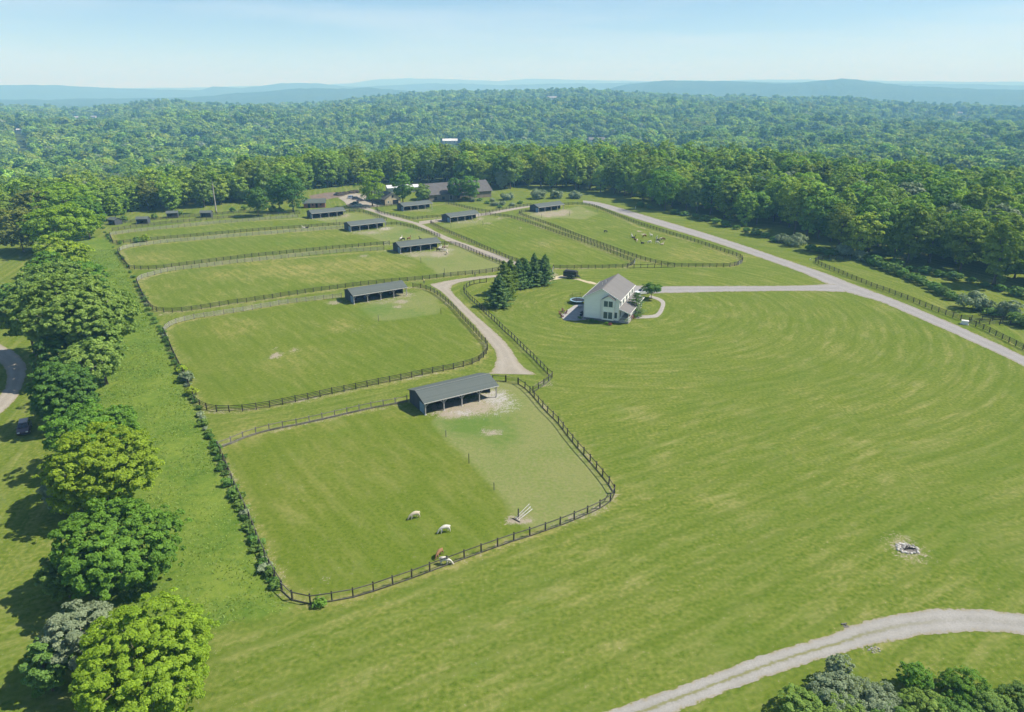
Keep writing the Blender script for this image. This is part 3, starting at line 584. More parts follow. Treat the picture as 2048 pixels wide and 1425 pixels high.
# prototypes shared by the trees of the wood edges
MID = []
for i, (kind, rx, h, low, cl) in enumerate([('wood', 6.6, 21, -.9, .04), ('wood', 7.8, 22, -.85, .04), ('wood', 5.6, 19, -.9, .03), ('wood', 6.8, 24, -.85, .06), ('wood', 8.4, 20, -.9, .03), ('wood', 5.0, 22, -.9, .04), ('ash', 6.4, 22, -.85, .05), ('maple', 6.2, 19, -.9, .04), ('dark', 7.0, 20, -.9, .03), ('olive', 6.0, 20, -.85, .05), ('silver', 5.0, 15, -.9, .04)]):
    MID.append(tree_meshes(300 + i, kind, rx, h, 210, rx * .165, 6800, .36, low, cl, BARK, lobes=13, tips=8))
CLEAR = pxpoly([(-420, 520), (-200, 476), (0, 468), (120, 440), (230, 436), (330, 424), (470, 414), (600, 399), (632, 378), (760, 368), (900, 366), (980, 384), (1080, 376), (1180, 384), (1260, 398), (1330, 414), (1430, 440), (1530, 462), (1620, 488), (1700, 512), (1800, 535), (1900, 554), (2048, 584), (2300, 640), (2700, 720), (2700, 2400), (-1500, 2400), (-1500, 560)])
def nearest_edge(x, y):
    d = np.full(x.shape, 1e9); n = len(CLEAR) - 4
    for i in range(n):
        a, b = CLEAR[i], CLEAR[i + 1]; ex, ey = b.x - a.x, b.y - a.y; t = np.clip(((x - a.x) * ex + (y - a.y) * ey) / (ex * ex + ey * ey), 0, 1)
        d = np.minimum(d, np.hypot(x - a.x - t * ex, y - a.y - t * ey))
    return d
rng = np.random.default_rng(5)
def scatter(x0, x1, y0, y1, sp):
    a, b = np.meshgrid(np.arange(x0, x1, sp), np.arange(y0, y1, sp)); a = a.ravel() + rng.uniform(-.42, .42, a.size) * sp; b = b.ravel() + rng.uniform(-.42, .42, b.size) * sp; return a, b
ax, ay = scatter(-420, 420, 120, 700, 9.6)
pxs = 1024 + F * ax / (ay * math.cos(P) + H * math.sin(P))
ok = ~inpoly(ax, ay, CLEAR) & (pxs > -90) & (pxs < 2140)
ax, ay, pxs = ax[ok], ay[ok], pxs[ok]; ed = nearest_edge(ax, ay)
order = np.argsort(ed); front = order[:285]; rest = order[285:]
FRONT_GROUPS = [(620, 'tall broadleaf tree in the wood edge behind the small sheds', 'trees of the wood edge behind the small sheds'),
                (1000, 'tall broadleaf tree in the dark wood behind the barns', 'trees of the wood behind the barns'),
                (1420, 'tall broadleaf tree at the wood edge past the farthest paddock', 'trees of the wood edge past the farthest paddock'),
                (9999, 'tall broadleaf tree of the wood edge beyond the driveway', 'trees of the wood edge beyond the driveway')]
for k in front:
    q = rng.choice(len(MID), p=[.15, .14, .11, .12, .1, .09, .1, .07, .07, .02, .03])
    lab, grp = next((b, c) for a, b, c in FRONT_GROUPS if pxs[k] < a)
    lab = lab.replace('tall broadleaf', ['leafy green', 'broad rounded', 'low-crowned green', 'tall upright', 'wide-spreading', 'slender tall', 'grey-green', 'light green', 'dark green', 'bronze-tinted', 'small greyish'][q] + ' broadleaf')
    s = rng.uniform(.68, 1.12)
    add_tree('woodland_tree', lab, MID[q], (ax[k], ay[k], float(terrain(ax[k], ay[k])) - .1), rng.uniform(0, 6.3), (s * rng.uniform(.9, 1.15), s * rng.uniform(.9, 1.15), s), grp)
# single trees one can pick out
SOLO = [(745, 413, 'maple', 10, 19, 62, 'tall light green tree standing between the parked cars and the tan barn'), (806, 406, 'round', 7, 16, 44, 'narrow upright tree in front of the tan barn'), (846, 406, 'ash', 6.5, 10, 36, 'leafy grey-green tree against the large barn'),
        (940, 402, 'round', 7.5, 14, 40, 'light green tree before the right half of the large barn'), (912, 402, 'dark', 7.5, 13, 40, 'dark green tree before the middle of the large barn roof'), (232, 441, 'maple', 9, 11.5, 34, 'bright small-crowned tree by the leaning grey shed'), (517, 433, 'dark', 6.5, 14, 50, 'round dark green tree standing alone at the paddock end'),
        (587, 424, 'dark', 10, 20, 58, 'big dark green tree leaning over the brick stable'), (1330, 420, 'round', 13, 21, 84, 'broad rounded tree standing forward of the wood by the driveway'), (560, 424, 'round', 9, 18, 46, 'leafy tree between the round dark tree and the stable tree')]
for i, (x, y, kind, zc, h, rp, lab) in enumerate(SOLO):
    p = G(x, y); r = rp / 2 / ppm(p) * 1.0
    add_tree('broadleaf_tree', lab, tree_meshes(500 + i, kind, r, h, 220, r * .165, 7000, .30, -.9, .05, BARK, lobes=11), p)
p = G(433, 427); add_tree('broadleaf_tree', 'tree with long bare pale trunk and small high crown behind the sheds', tree_meshes(520, 'wood', 2.6, 21, 30, .9, 1200, .4, -.6, .6, PALEBARK, tips=4, rtrunk=.33), p)
for (x, y, h, r, lab) in [(1302, 598, 4.6, 3.6, 'spreading small tree with open branches beside the white car')]:
    add_tree('broadleaf_tree', lab, tree_meshes(530, 'dark', r, h, 90, .75, 4200, .17, -.2, .18, BARK, tips=40, gap=.15), G(x, y))

# the wood beyond: one mass, instanced
def wood(name, label, pts, scales, protos):
    pc = bpy.data.collections.new(name + '_kinds')
    for k, m in enumerate(protos): o = bpy.data.objects.new('kind', m); pc.objects.link(o)
    me = bpy.data.meshes.new(name); me.vertices.add(len(pts)); me.vertices.foreach_set('co', np.asarray(pts, np.float32).reshape(-1))
    a = me.attributes.new('size', 'FLOAT', 'POINT'); a.data.foreach_set('value', np.asarray(scales, np.float32)); me.update()
    o = tag(obj(name, me), label, None, None, 'stuff')
    ng = bpy.data.node_groups.new(name, 'GeometryNodeTree'); ng.interface.new_socket('Geometry', in_out='INPUT', socket_type='NodeSocketGeometry'); ng.interface.new_socket('Geometry', in_out='OUTPUT', socket_type='NodeSocketGeometry')
    N, L = ng.nodes, ng.links; gi = N.new('NodeGroupInput'); go = N.new('NodeGroupOutput')
    ci = N.new('GeometryNodeCollectionInfo'); ci.inputs['Collection'].default_value = pc; ci.inputs['Separate Children'].default_value = True; ci.inputs['Reset Children'].default_value = True
    ip = N.new('GeometryNodeInstanceOnPoints'); ip.inputs['Pick Instance'].default_value = True
    ri = N.new('FunctionNodeRandomValue'); ri.data_type = 'INT'; ri.inputs[4].default_value = 0; ri.inputs[5].default_value = len(protos) - 1
    rv = N.new('FunctionNodeRandomValue'); rv.data_type = 'FLOAT_VECTOR'; rv.inputs[0].default_value = (0, 0, 0); rv.inputs[1].default_value = (0.08, 0.08, 6.28)
    na = N.new('GeometryNodeInputNamedAttribute'); na.data_type = 'FLOAT'; na.inputs[0].default_value = 'size'
    L.new(gi.outputs[0], ip.inputs['Points']); L.new(ci.outputs[0], ip.inputs['Instance']); L.new(ri.outputs[2], ip.inputs['Instance Index'])
    L.new(rv.outputs[0], ip.inputs['Rotation']); L.new(na.outputs[0], ip.inputs['Scale']); L.new(ip.outputs[0], go.inputs[0])
    md = o.modifiers.new('scatter', 'NODES'); md.node_group = ng
    return o
def joined(i, kind, rx, h, n_cl, n_leaf, leaf):
    V, t, C, cs = crown_parts(700 + i, rx, rx, h * .44, h * .56, n_cl, rx * 2.2 / math.sqrt(n_cl), n_leaf, leaf, -.5, 6, .15)
    return quads_mesh('tree', V, t, LEAF[kind])
# trunks and crowns in one mesh for the near wood
near_protos = [joined(20 + i, k, rx, h, 120, 2800, .52) for i, (k, rx, h) in enumerate([('wood', 6.6, 21), ('wood', 7.6, 22), ('wood', 5.8, 20), ('ash', 6.6, 22), ('dark', 6.8, 20), ('wood', 8.0, 19), ('maple', 6.2, 20), ('wood', 6.2, 24), ('silver', 5.4, 18)])]
far_protos = [joined(40 + i, k, rx, h, 44, 560, 1.15) for i, (k, rx, h) in enumerate([('wood', 7.5, 19), ('wood', 8.5, 20), ('wood', 6.5, 18), ('ash', 7.5, 20), ('dark', 7.5, 18), ('wood', 9.5, 17), ('wood', 7.0, 22), ('dark', 5.0, 24), ('maple', 7.0, 18), ('silver', 6.0, 16), ('ash', 8.5, 18), ('ash', 6.0, 23), ('maple', 9.0, 17)])]
zz = terrain(ax[rest], ay[rest]); wood('woods', 'dense green wood reaching back from the farm', np.stack([ax[rest], ay[rest], zz - .3], -1), rng.uniform(.66, 1.2, len(rest)), near_protos)
FAR_HOUSES = []
for x, y, w, h, roofc, lab in [(1106, 197, 34, 9, (.30, .30, .31), 'large white house on the wooded hilltop'), (1078, 199, 22, 7, (.22, .22, .23), 'smaller pale house left of the hilltop house'), (730, 211, 40, 6, (.62, .63, .65), 'long white building in a clearing on the far slope'), (900, 284, 26, 6, (.75, .76, .78), 'white flat building in the valley wood'),
        (150, 236, 20, 7, (.5, .48, .46), 'pale house in the far left woods'), (185, 235, 20, 7, (.32, .30, .30), 'grey-roofed house in the far left woods'), (205, 238, 18, 7, (.55, .54, .52), 'light house at the end of the far left row'), (40, 262, 14, 7, (.6, .6, .6), 'white house among trees in the left valley'), (1195, 281, 30, 6, (.16, .15, .15), 'dark roofed building in the valley wood'), (1922, 212, 18, 6, (.5, .5, .5), 'small pale house far off on the right slope')]:
    u = (x - 1024) / F; v = (y - 712.5) / F; dr = Vector((u, math.cos(P) - v * math.sin(P), -math.sin(P) - v * math.cos(P))); dr /= math.hypot(dr.x, dr.y); d = 620.0
    while d < 2850 and H + dr.z * d > float(terrain(dr.x * d, dr.y * d)) + h * .75: d += 12
    FAR_HOUSES.append((dr.x * d, dr.y * d, w, h, roofc, lab))
FX, FY = [], []
def ring(d0, d1, sp):
    a = rng.uniform(-.74, .74, int(0.74 * (d1 * d1 - d0 * d0) / sp ** 2)); d = np.sqrt(rng.uniform(d0 * d0, d1 * d1, a.size)); return d * np.sin(a), d * np.cos(a)
for d0, d1, sp in ((560, 900, 8.5), (900, 1500, 10.5), (1500, 2200, 12), (2200, 3150, 13.5)):
    a, b = ring(d0, d1, sp); FX.append(a); FY.append(b)
FX, FY = np.concatenate(FX), np.concatenate(FY)
keep = (FY > 700) | (np.abs(FX) > 420); keep &= ~((vnoise(FX / 90, FY / 90, 33) > .72) & (np.hypot(FX, FY) > 1100)); FX, FY = FX[keep], FY[keep]
for hx_, hy_, w, h, rc_, lab in FAR_HOUSES:
    hd = math.hypot(hx_, hy_); al_ = (FX * hx_ + FY * hy_) / hd - hd; ac_ = (FX * hy_ - FY * hx_) / hd
    keep = ~((np.abs(ac_) < w * .85) & (al_ > -(260 if hd < 1500 else 480)) & (al_ < w * .7)); FX, FY = FX[keep], FY[keep]
sz = rng.uniform(.62, 1.38, len(FX)) * (1 + .22 * vnoise(FX / 70, FY / 70, 4)) * np.where(np.hypot(FX, FY) > 1500, 1.2, 1.0)
wood('far_woods', 'hazy blue-green woods over the valley and the hill', np.stack([FX, FY, terrain(FX, FY) - .8], -1), sz, far_protos)

# conifers by the house
def conifer_mesh(seed, h, r, n, leaf, kind, power=.85):
    rng = np.random.default_rng(seed); nb = int(26 * h); t = (np.arange(nb) + rng.uniform(0, 1, nb)) / nb; t = t ** 1.25; z = h * (.02 + .96 * t)
    ln = r * (1 - t) ** power * rng.uniform(.62, 1.18, nb) + .12; a = rng.uniform(0, 2 * np.pi, nb); per = n // nb; i = np.repeat(np.arange(nb), per); m = len(i)
    u = rng.uniform(.12, 1, m) ** .7; side = rng.normal(0, .13, m) * (1.15 - u * .6) * np.sqrt(ln[i]); up = .18 if power < .8 else -.16
    rad = ln[i] * u; zz_ = z[i] + up * rad + rng.normal(0, .07, m) + (.10 * rad * u if power >= .8 else 0)
    p = np.stack([np.cos(a[i]) * rad - np.sin(a[i]) * side, np.sin(a[i]) * rad + np.cos(a[i]) * side, zz_], -1)
    od = np.stack([np.cos(a[i]) * .5, np.sin(a[i]) * .5, np.full(m, .8)], -1)
    V = leaf_quads(p, unit(od + rng.normal(size=p.shape) * .45), leaf, rng, .5); V[..., 2] = np.maximum(V[..., 2], .03)
    bt = rng.uniform(0, 1, nb); return quads_mesh('crown', V, .10 + .35 * bt[i] + .3 * rng.uniform(0, 1, m) + .25 * (u - .5), LEAF[kind])
CON = [((998, 613), 9.0, 3.4, 'conifer', 'wide dark spruce at the near end of the evergreen clump'), ((1008, 590), 10.2, 2.3, 'cedar', 'light green cedar behind the wide spruce'), ((1021, 584), 9.8, 2.1, 'cedar', 'light green cedar in the middle of the evergreen clump'),
       ((1037, 577), 9.0, 2.2, 'conifer', 'evergreen with dry tan top in the clump'), ((1052, 574), 8.6, 2.2, 'conifer', 'dark evergreen behind the pale garden chairs'), ((1068, 572), 10.2, 2.2, 'conifer', 'tall narrow evergreen in the clump'), ((1089, 569), 9.4, 2.5, 'conifer', 'pointed spruce at the far end of the clump by the trailer'), ((1077, 560), 6.5, 2.0, 'cedar', 'short light green cedar between the two pointed evergreens'), ((1014, 599), 6.5, 2.0, 'cedar', 'short light green cedar tucked beside the wide spruce'), ((1045, 566), 8.0, 2.0, 'cedar', 'light green cedar behind the evergreen with the dry top')]
for i, (q, h, r, kind, lab) in enumerate(CON):
    tr = MB().tube([(0, 0, 0), (0, 0, h * .5), (0, 0, h * .96)], [.2, .12, .02], 6).mesh('trunk', BARK)
    add_tree('evergreen_tree', lab, (tr, conifer_mesh(40 + i, h, r * 1.38, 15000, .18, kind, .74 if kind == 'conifer' else .5)), G(*q), i * 1.3, 1, 'evergreens beside the house lawn')
tr = MB().tube([(0, 0, 0), (0, 0, 3), (0, 0, 5.6)], [.14, .09, .02], 6).mesh('trunk', BARK)
add_tree('evergreen_tree', 'feathery dark evergreen growing in front of the house porch', (tr, conifer_mesh(70, 6.4, 2.9, 3600, .15, 'conifer', .5)), G(1271, 632))

# shrubs
def shrub_mesh(seed, r, h, kind, n_leaf, leaf, n_cl=60):
    V, t, C, cs = crown_parts(seed, r, r, h * .56, h * .46, n_cl, r * 1.9 / math.sqrt(n_cl), n_leaf, leaf, -.75, 9, .25, .9); return quads_mesh('foliage', V, t, LEAF[kind])
def add_shrub(label, me, loc, rz=0., sc=1., group=None, name='shrub'):
    o = tag(obj(name, me, None, loc, rz), label, 'shrub', group); o.scale = (sc, sc, sc) if not hasattr(sc, '__len__') else sc; return o
SH = {k: [shrub_mesh(800 + 10 * i + j, 1.0, 1.5, k, 620, .15) for j in range(3)] for i, k in enumerate(('shrub', 'silver', 'lime', 'dark'))}
FL = [(208, 458), (216, 474), (222, 483), (236, 508), (246, 520), (256, 536), (268, 556), (276, 574), (284, 590), (291, 604), (300, 622), (308, 640), (318, 655), (326, 668), (334, 684), (341, 700), (348, 716), (354, 730), (362, 745), (376, 764), (366, 756), (384, 790), (392, 806), (404, 832), (412, 852), (420, 868), (428, 886), (437, 908), (446, 930), (452, 950), (462, 972), (472, 992), (482, 1012), (490, 1030), (500, 1050), (508, 1072), (518, 1092), (524, 1112), (534, 1132), (544, 1152), (556, 1176)]
fr = random.Random(3)
FL2 = []
for (a_, b_) in zip(FL, FL[1:]): FL2.append(((a_[0] + b_[0]) / 2, (a_[1] + b_[1]) / 2))
LIME = {18: 'bright lime bush in the overgrown fence line', 20: 'grey-green bush next to the lime one in the fence line', 21: 'small lime bush above the black fence corner'}
for i, q in enumerate(FL):
    k = 'lime' if i in (18, 21) else 'silver' if i in (19, 23, 33) else fr.choice(['shrub', 'shrub', 'shrub', 'dark'])
    s = fr.uniform(.55, .95) * (1.7 if i in (18, 19, 21) else 1); p = G(*q); p.x += fr.uniform(-.5, .2)
    lab = {18: 'bright lime bush in the overgrown fence line', 19: 'large grey-green bush beside the lime one in the fence line', 21: 'small lime bush above the black fence corner'}.get(i, {'shrub': 'low green shrub', 'dark': 'low dark shrub', 'silver': 'low greyish shrub', 'lime': 'lime shrub'}[k] + ' growing along the overgrown fence line ' + ('of the nearest paddock' if i > 25 else 'of the second paddock' if i > 12 else 'of the far paddocks'))
    add_shrub(lab, fr.choice(SH[k]), p, fr.uniform(0, 6), (s, s * 1.2, s * fr.uniform(.7, 1.1)), 'shrubs along the overgrown fence line')
for i, q in enumerate(FL2):
    s = fr.uniform(.45, .9); p = G(*q); p.x += fr.uniform(-.5, .2); k = fr.choice(['shrub', 'shrub', 'dark', 'silver'])
    add_shrub({'shrub': 'low green shrub', 'dark': 'low dark shrub', 'silver': 'low greyish shrub'}[k] + ' growing along the overgrown fence line ' + ('of the nearest paddock' if i > 25 else 'of the second paddock' if i > 12 else 'of the far paddocks'), fr.choice(SH[k]), p, fr.uniform(0, 6), (s * .9, s * 1.5, s * fr.uniform(.6, 1.0)), 'shrubs along the overgrown fence line')
add_shrub('small round bush at the foot of the front fence corner', shrub_mesh(860, .95, 1.0, 'round', 700, .1), G(640, 1212))
for i, (x, y, r) in enumerate([(275, 486, 1.6), (292, 484, 1.8), (240, 489, 1.0)]):
    add_shrub(['bramble bush sprawling over the far paddock fence', 'yellowish bush on the far paddock fence', 'low bush in the far paddock corner'][i], SH['lime' if i == 1 else 'shrub'][i], G(x, y), i, r)
# pale flowering bushes and hedge beyond the driveway
PALE = [(1592, 492, 5.0, 4.2, 'big pale flowering bush at the wood edge beyond the driveway'), (1565, 486, 3.2, 3.2, 'pale bush joined to the biggest flowering one'), (1686, 512, 4.0, 4.0, 'pale grey-green bush at the corner of the fenced strip'), (1722, 520, 3.4, 3.2, 'loose pale bush at the head of the hedge'),
        (1938, 618, 4.2, 4.6, 'large pale grey bush near the fence junction'), (1968, 622, 2.6, 3.0, 'pale bush between the two largest by the fence junction'), (2012, 634, 3.6, 4.4, 'pale bush with creamy blossom at the end of the hedge'),
        (1077, 398, 5.2, 4.6, 'rounded pale bush behind the farthest shelter'), (1112, 397, 4.2, 4.2, 'second rounded pale bush behind the farthest shelter'), (1152, 397, 5.0, 3.6, 'wide pale bush by the head of the driveway'), (1015, 400, 4.2, 3.4, 'rough pale bush behind the weedy bank')]
for i, (x, y, r, h, lab) in enumerate(PALE):
    add_shrub(lab, shrub_mesh(880 + i, r, h, 'silver', 2600, .26 if y > 450 else .34, 60), G(x, y), i, 1, 'pale flowering bushes')
HEDGE = [(1735, 526), (1748, 532), (1762, 538), (1776, 543), (1790, 549), (1804, 554), (1818, 559), (1832, 565), (1846, 571), (1860, 578), (1874, 585), (1888, 592), (1902, 600), (1985, 632), (2030, 648), (2050, 655)]
for i, q in enumerate(HEDGE):
    s = fr.uniform(1.9, 2.7); add_shrub('green bush of the long hedge beyond the driveway', fr.choice(SH['shrub']), G(*q), fr.uniform(0, 6), (s, s, s * fr.uniform(.7, .95)), 'bushes of the long hedge')
UND = [(1390, 432), (1410, 438), (1430, 444), (1450, 450), (1472, 455), (1492, 460), (1512, 466), (1530, 472), (1548, 480), (1620, 498), (1640, 503), (1660, 508), (1280, 410), (1300, 414), (1350, 425), (1370, 428), (1760, 522), (1790, 530), (1820, 538), (1850, 544), (1880, 550), (1910, 556), (1940, 562), (1970, 570), (2000, 578), (2030, 588)]
for i, q in enumerate(UND):
    s = fr.uniform(1.6, 2.8); add_shrub('dark undergrowth bush under the wood edge ' + ('behind the long hedge' if q[0] > 1700 else 'above the driveway' if q[0] > 1380 else 'at the driveway head'), fr.choice(SH['dark'] + SH['shrub']), G(q[0], q[1] + 4), fr.uniform(0, 6), (s, s, s * .7), 'undergrowth bushes under the wood edge')
BANK = [(960, 402), (975, 408), (990, 412), (1005, 410), (1025, 412), (945, 404), (1040, 408), (930, 400), (985, 403), (1000, 416)]
for i, q in enumerate(BANK):
    s = fr.uniform(1.6, 2.6); add_shrub('low weedy bush on the bank beside the large barn', fr.choice(SH['shrub'] + SH['silver']), G(*q), fr.uniform(0, 6), (s * 1.3, s, s * .6), 'weedy bushes on the bank')
for i, q in enumerate([(632, 372), (648, 376), (660, 373), (620, 378), (465, 424), (490, 420), (360, 432), (310, 438), (250, 444), (560, 426), (545, 424)]):
    s = fr.uniform(1.6, 2.6); add_shrub('rounded bush at the foot of the back wood', fr.choice(SH['shrub']), G(*q), i, (s, s, s * .9), 'bushes at the foot of the back wood')
# the thicket in the near right corner
THICK = [(1604, 1408, 1.5, 62, 'ash', 'green bush at the near end of the corner thicket'), (1668, 1376, 1.7, 64, 'silver', 'grey-green bush in the corner thicket'), (1678, 1332, 2.2, 34, 'silver', 'upright grey-green bush poking out of the corner thicket'), (1748, 1394, 1.6, 72, 'silver', 'broad pale bush in the middle of the corner thicket'),
         (1690, 1425, 1.4, 70, 'ash', 'leafy bush at the bottom of the corner thicket'), (1836, 1345, 2.2, 40, 'round', 'small upright tree standing out of the corner thicket'), (1855, 1408, 1.4, 60, 'ash', 'greyish green bush in the middle of the corner thicket'), (1925, 1366, 1.9, 56, 'round', 'dark rounded bush in the corner thicket'),
         (1985, 1402, 1.5, 58, 'shrub', 'bright leafy bush near the edge of the corner thicket'), (2040, 1385, 1.7, 44, 'shrub', 'bush at the outer end of the corner thicket'), (1790, 1440, 1.2, 70, 'shrub', 'low bush at the bottom edge beside the pale one'), (1930, 1436, 1.3, 66, 'shrub', 'low bush at the bottom edge beneath the dark one')]
for i, (x, y, zc, rp, kind, lab) in enumerate(THICK):
    p = G(x, y, zc); s = ppm(p); r = rp / s * .92
    add_shrub(lab, shrub_mesh(920 + i, r, zc * 1.9, kind, int(6000 * min(2.4, r)), .072, 260), (p.x, p.y, 0), i, (1, 1, .82), 'bushes of the corner thicket')
# garden planting round the house
for i, (x, y, r, h, k, lab) in enumerate([(1253, 646, 1.0, 1.1, 'shrub', 'rounded garden bush at the porch corner'), (1262, 641, 1.1, 1.3, 'maroon', 'dark red garden bush in front of the porch'), (1270, 636, .9, 1.1, 'dark', 'dark garden bush beneath the feathery evergreen'), (1213, 650, .6, .7, 'round', 'small green plant under the bay window'),
        (1220, 651, .5, .6, 'maroon', 'small red-leaved plant under the bay window'), (1183, 644, .7, .8, 'dark', 'low dark plant against the house foundation'), (1192, 646, .6, .7, 'dark', 'second low dark plant against the foundation'), (1160, 640, .6, .9, 'dark', 'dark shrub at the back corner of the patio')]):
    add_shrub(lab, shrub_mesh(950 + i, r, h, k, 420, .09, 20), G(x, y), i, 1, None, 'garden_bush')

# tall grass of the unmown strip: thousands of blades, one mass
TUFT = leaf_mat('grass_blade', (0.120, 0.205, 0.034), (0.230, 0.310, 0.065), 0.28, rnd=0)
rng = np.random.default_rng(12); sp_ = pxpoly(STRIP); bx = [p.x for p in sp_]; by = [p.y for p in sp_]
n = 230000; tx = rng.uniform(min(bx), max(bx), n); ty = rng.uniform(min(by), max(by), n); k = inpoly(tx, ty, sp_) & (ty < 260) & (vnoise(tx / 2.2, ty / 2.2, 2) + .6 * vnoise(tx / 7, ty / 7, 6) > -.6)
tx, ty = tx[k], ty[k]; n = len(tx); a = rng.uniform(0, 6.28, n); hgt = rng.uniform(.06, .24, n) * (1 + .5 * vnoise(tx / 4, ty / 4, 8)); w = rng.uniform(.04, .11, n) + ty * .0003
base = np.stack([tx, ty, np.zeros(n)], -1); dx = np.stack([np.cos(a), np.sin(a), np.zeros(n)], -1) * w[:, None]; tip = base + np.stack([rng.normal(0, .16, n), rng.normal(0, .16, n), hgt], -1)
tag(obj('tall_grass', quads_mesh('tall_grass', np.stack([base - dx, base + dx, tip], 1), rng.uniform(0, 1, n) * .7 + .3 * (vnoise(tx / 5, ty / 5, 4) * .5 + .5), TUFT)), 'long unmown grass in the strip beside the tree row', None, None, 'stuff')
# ------------------------------------------------------------------ fences
BLACKW = mat('black_board', (0.022, 0.021, 0.020), .75, (0.050, 0.046, 0.042), 5, .2, (1, 1, 1), rnd=.35)
SILVW = mat('weathered_board', (0.40, 0.385, 0.355), .9, (0.26, 0.25, 0.225), 5, .25, rnd=.15)
MIDW = mat('faded_board', (0.105, 0.100, 0.085), .9, (0.060, 0.056, 0.05), 5, .25, rnd=.3)
GREYP = mat('grey_post', (0.20, 0.19, 0.17), .9, (0.12, 0.11, 0.1), 5, .25, rnd=.25)
WIRE = mat('galvanised_wire', (0.30, 0.30, 0.29), .5, None, 8, metal=.6)
def post_mesh(m, h=1.42, w=.15):
    mb = MB(); mb.box((0, 0, h / 2 - .1), (w, w, h + .2)); mb.box((0, 0, h + .012), (w * .98, w * .98, .02), 0, 0, .6); return mb.mesh('post', m)
def rail_mesh(m, hgt=.115, th=.03): return MB().box((.5, 0, 0), (1.0, th, hgt)).mesh('rail', m)
PM, RM = {}, {}
for k, m in (('black', BLACKW), ('silver', SILVW), ('mid', MIDW), ('grey', GREYP)): PM[k] = post_mesh(m); RM[k] = rail_mesh(m)
RAIL_ROUND = {k: rail_mesh(m, .10, .09) for k, m in (('black', BLACKW), ('silver', SILVW), ('mid', MIDW), ('grey', GREYP))}
JR = random.Random(11)
def fence(label, pts, post='black', rail='black', heights=(.30, .61, .92, 1.24), spacing=2.44, side=1, near=172, wires=0, smooth=1, name='board_fence', group=None, raw=False, rails=None):
    """posts and boards along photo positions of the fence foot; single pieces near, joined runs far off"""
    W = [G(*p) for p in pts]; W = smooth_line(W, smooth) if smooth else W
    Q = resample(W, spacing); o = thing(name, label, 'fence', Q[0], 0, group); base = Q[0]
    RMX = rails or RM
    fp, frl, wr = MB(), MB(), MB()
    hs = [JR.uniform(-.03, .03) for _ in Q]; tilt = [(JR.uniform(-.03, .03), JR.uniform(-.03, .03)) for _ in Q]
    for i, p in enumerate(Q):
        nxt = Q[min(i + 1, len(Q) - 1)]; prv = Q[max(i - 1, 0)]; t = (nxt - prv); a = math.atan2(t.y, t.x)
        D = p.length; l = p - base
        if D < near:
            q = obj('post', PM[post], o, (l.x, l.y, hs[i]), a); q.rotation_euler = (tilt[i][0], tilt[i][1], a)
        else: fp.box((l.x, l.y, .68), (.16, .16, 1.46), a)
        if i == len(Q) - 1: break
        e = nxt - base; seg = e - l; ln = seg.length; ra = math.atan2(seg.y, seg.x); off = Vector((-math.sin(ra), math.cos(ra), 0)) * (.085 * side)
        mid_d = ((p + nxt) / 2).length
        for h in heights:
            z0 = h + JR.uniform(-.02, .02); z1 = h + JR.uniform(-.02, .02)
            if mid_d < near:
                r = obj('rail', RMX[rail], o, (l.x + off.x, l.y + off.y, z0)); r.rotation_euler = (0, -math.atan2(z1 - z0, ln), ra); r.scale = (ln * 1.02, 1, 1)
            else: frl.bar((l.x + off.x, l.y + off.y, z0), (e.x + off.x, e.y + off.y, z1), .03, .115)
        for k in range(wires): wr.bar((l.x - off.x, l.y - off.y, .18 + k * .24), (e.x - off.x, e.y - off.y, .18 + k * .24), .008, .008)
    pm = {'black': BLACKW, 'silver': SILVW, 'mid': MIDW, 'grey': GREYP}
    if fp.v: fp.build('posts', pm[post], o)['kind'] = 'stuff'
    if frl.v: frl.build('rails', pm[rail], o)['kind'] = 'stuff'
    if wr.v: wr.build('wire_mesh', WIRE, o)['kind'] = 'stuff'
    return o
TWO = (.12, 1.22)
# front paddock
fence('two-rail fence with black posts along the front of the nearest paddock', [(564, 1181), (584, 1200), (616, 1209), (652, 1204), (687, 1200), (727, 1190), (766, 1177), (803, 1164), (841, 1151), (876, 1137), (910, 1125), (943, 1112), (976, 1101), (1008, 1089), (1038, 1079), (1069, 1070), (1099, 1059), (1127, 1049), (1154, 1038), (1181, 1026), (1202, 1016), (1221, 1003), (1229, 987)], 'black', 'mid', TWO, 2.4, -1, 400, 4, 0, 'paddock_fence', rails=RAIL_ROUND)
fence('black two-rail fence climbing the right side of the nearest paddock', [(1228, 986), (1219, 971), (1203, 951), (1188, 933), (1174, 917), (1159, 901), (1146, 885), (1133, 869), (1121, 852), (1109, 839), (1096, 827), (1085, 815), (1074, 802), (1064, 790), (1053, 779), (1037, 769)], 'black', 'black', TWO, 2.4, 1, 400, 3, 0, 'paddock_fence', rails=RAIL_ROUND)
fence('grey weathered two-rail fence behind the nearest paddock', [(436, 898), (451, 893), (473, 883.5), (498, 873), (527, 865), (550, 859), (578, 854), (605, 849), (662, 836), (700, 827), (745, 817), (780, 811), (814, 804)], 'grey', 'grey', (.12, .30, 1.22), 2.4, -1, 400, 2, 0, 'paddock_fence', rails=RAIL_ROUND)
fence('dark overgrown fence along the left side of the nearest paddock', [(436, 898), (458, 950), (480, 1002), (499, 1042), (519, 1095), (547, 1154), (564, 1181)], 'black', 'mid', TWO, 2.44, 1, 400, 0, 0, 'paddock_fence', rails=RAIL_ROUND)
fence('short black rail fence beside the nearest shelter', [(985, 763), (998, 763.5), (1011, 764)], 'black', 'black', (.1, 1.22), 2.6, 1, 400, 0, 0, 'paddock_fence', rails=RAIL_ROUND)
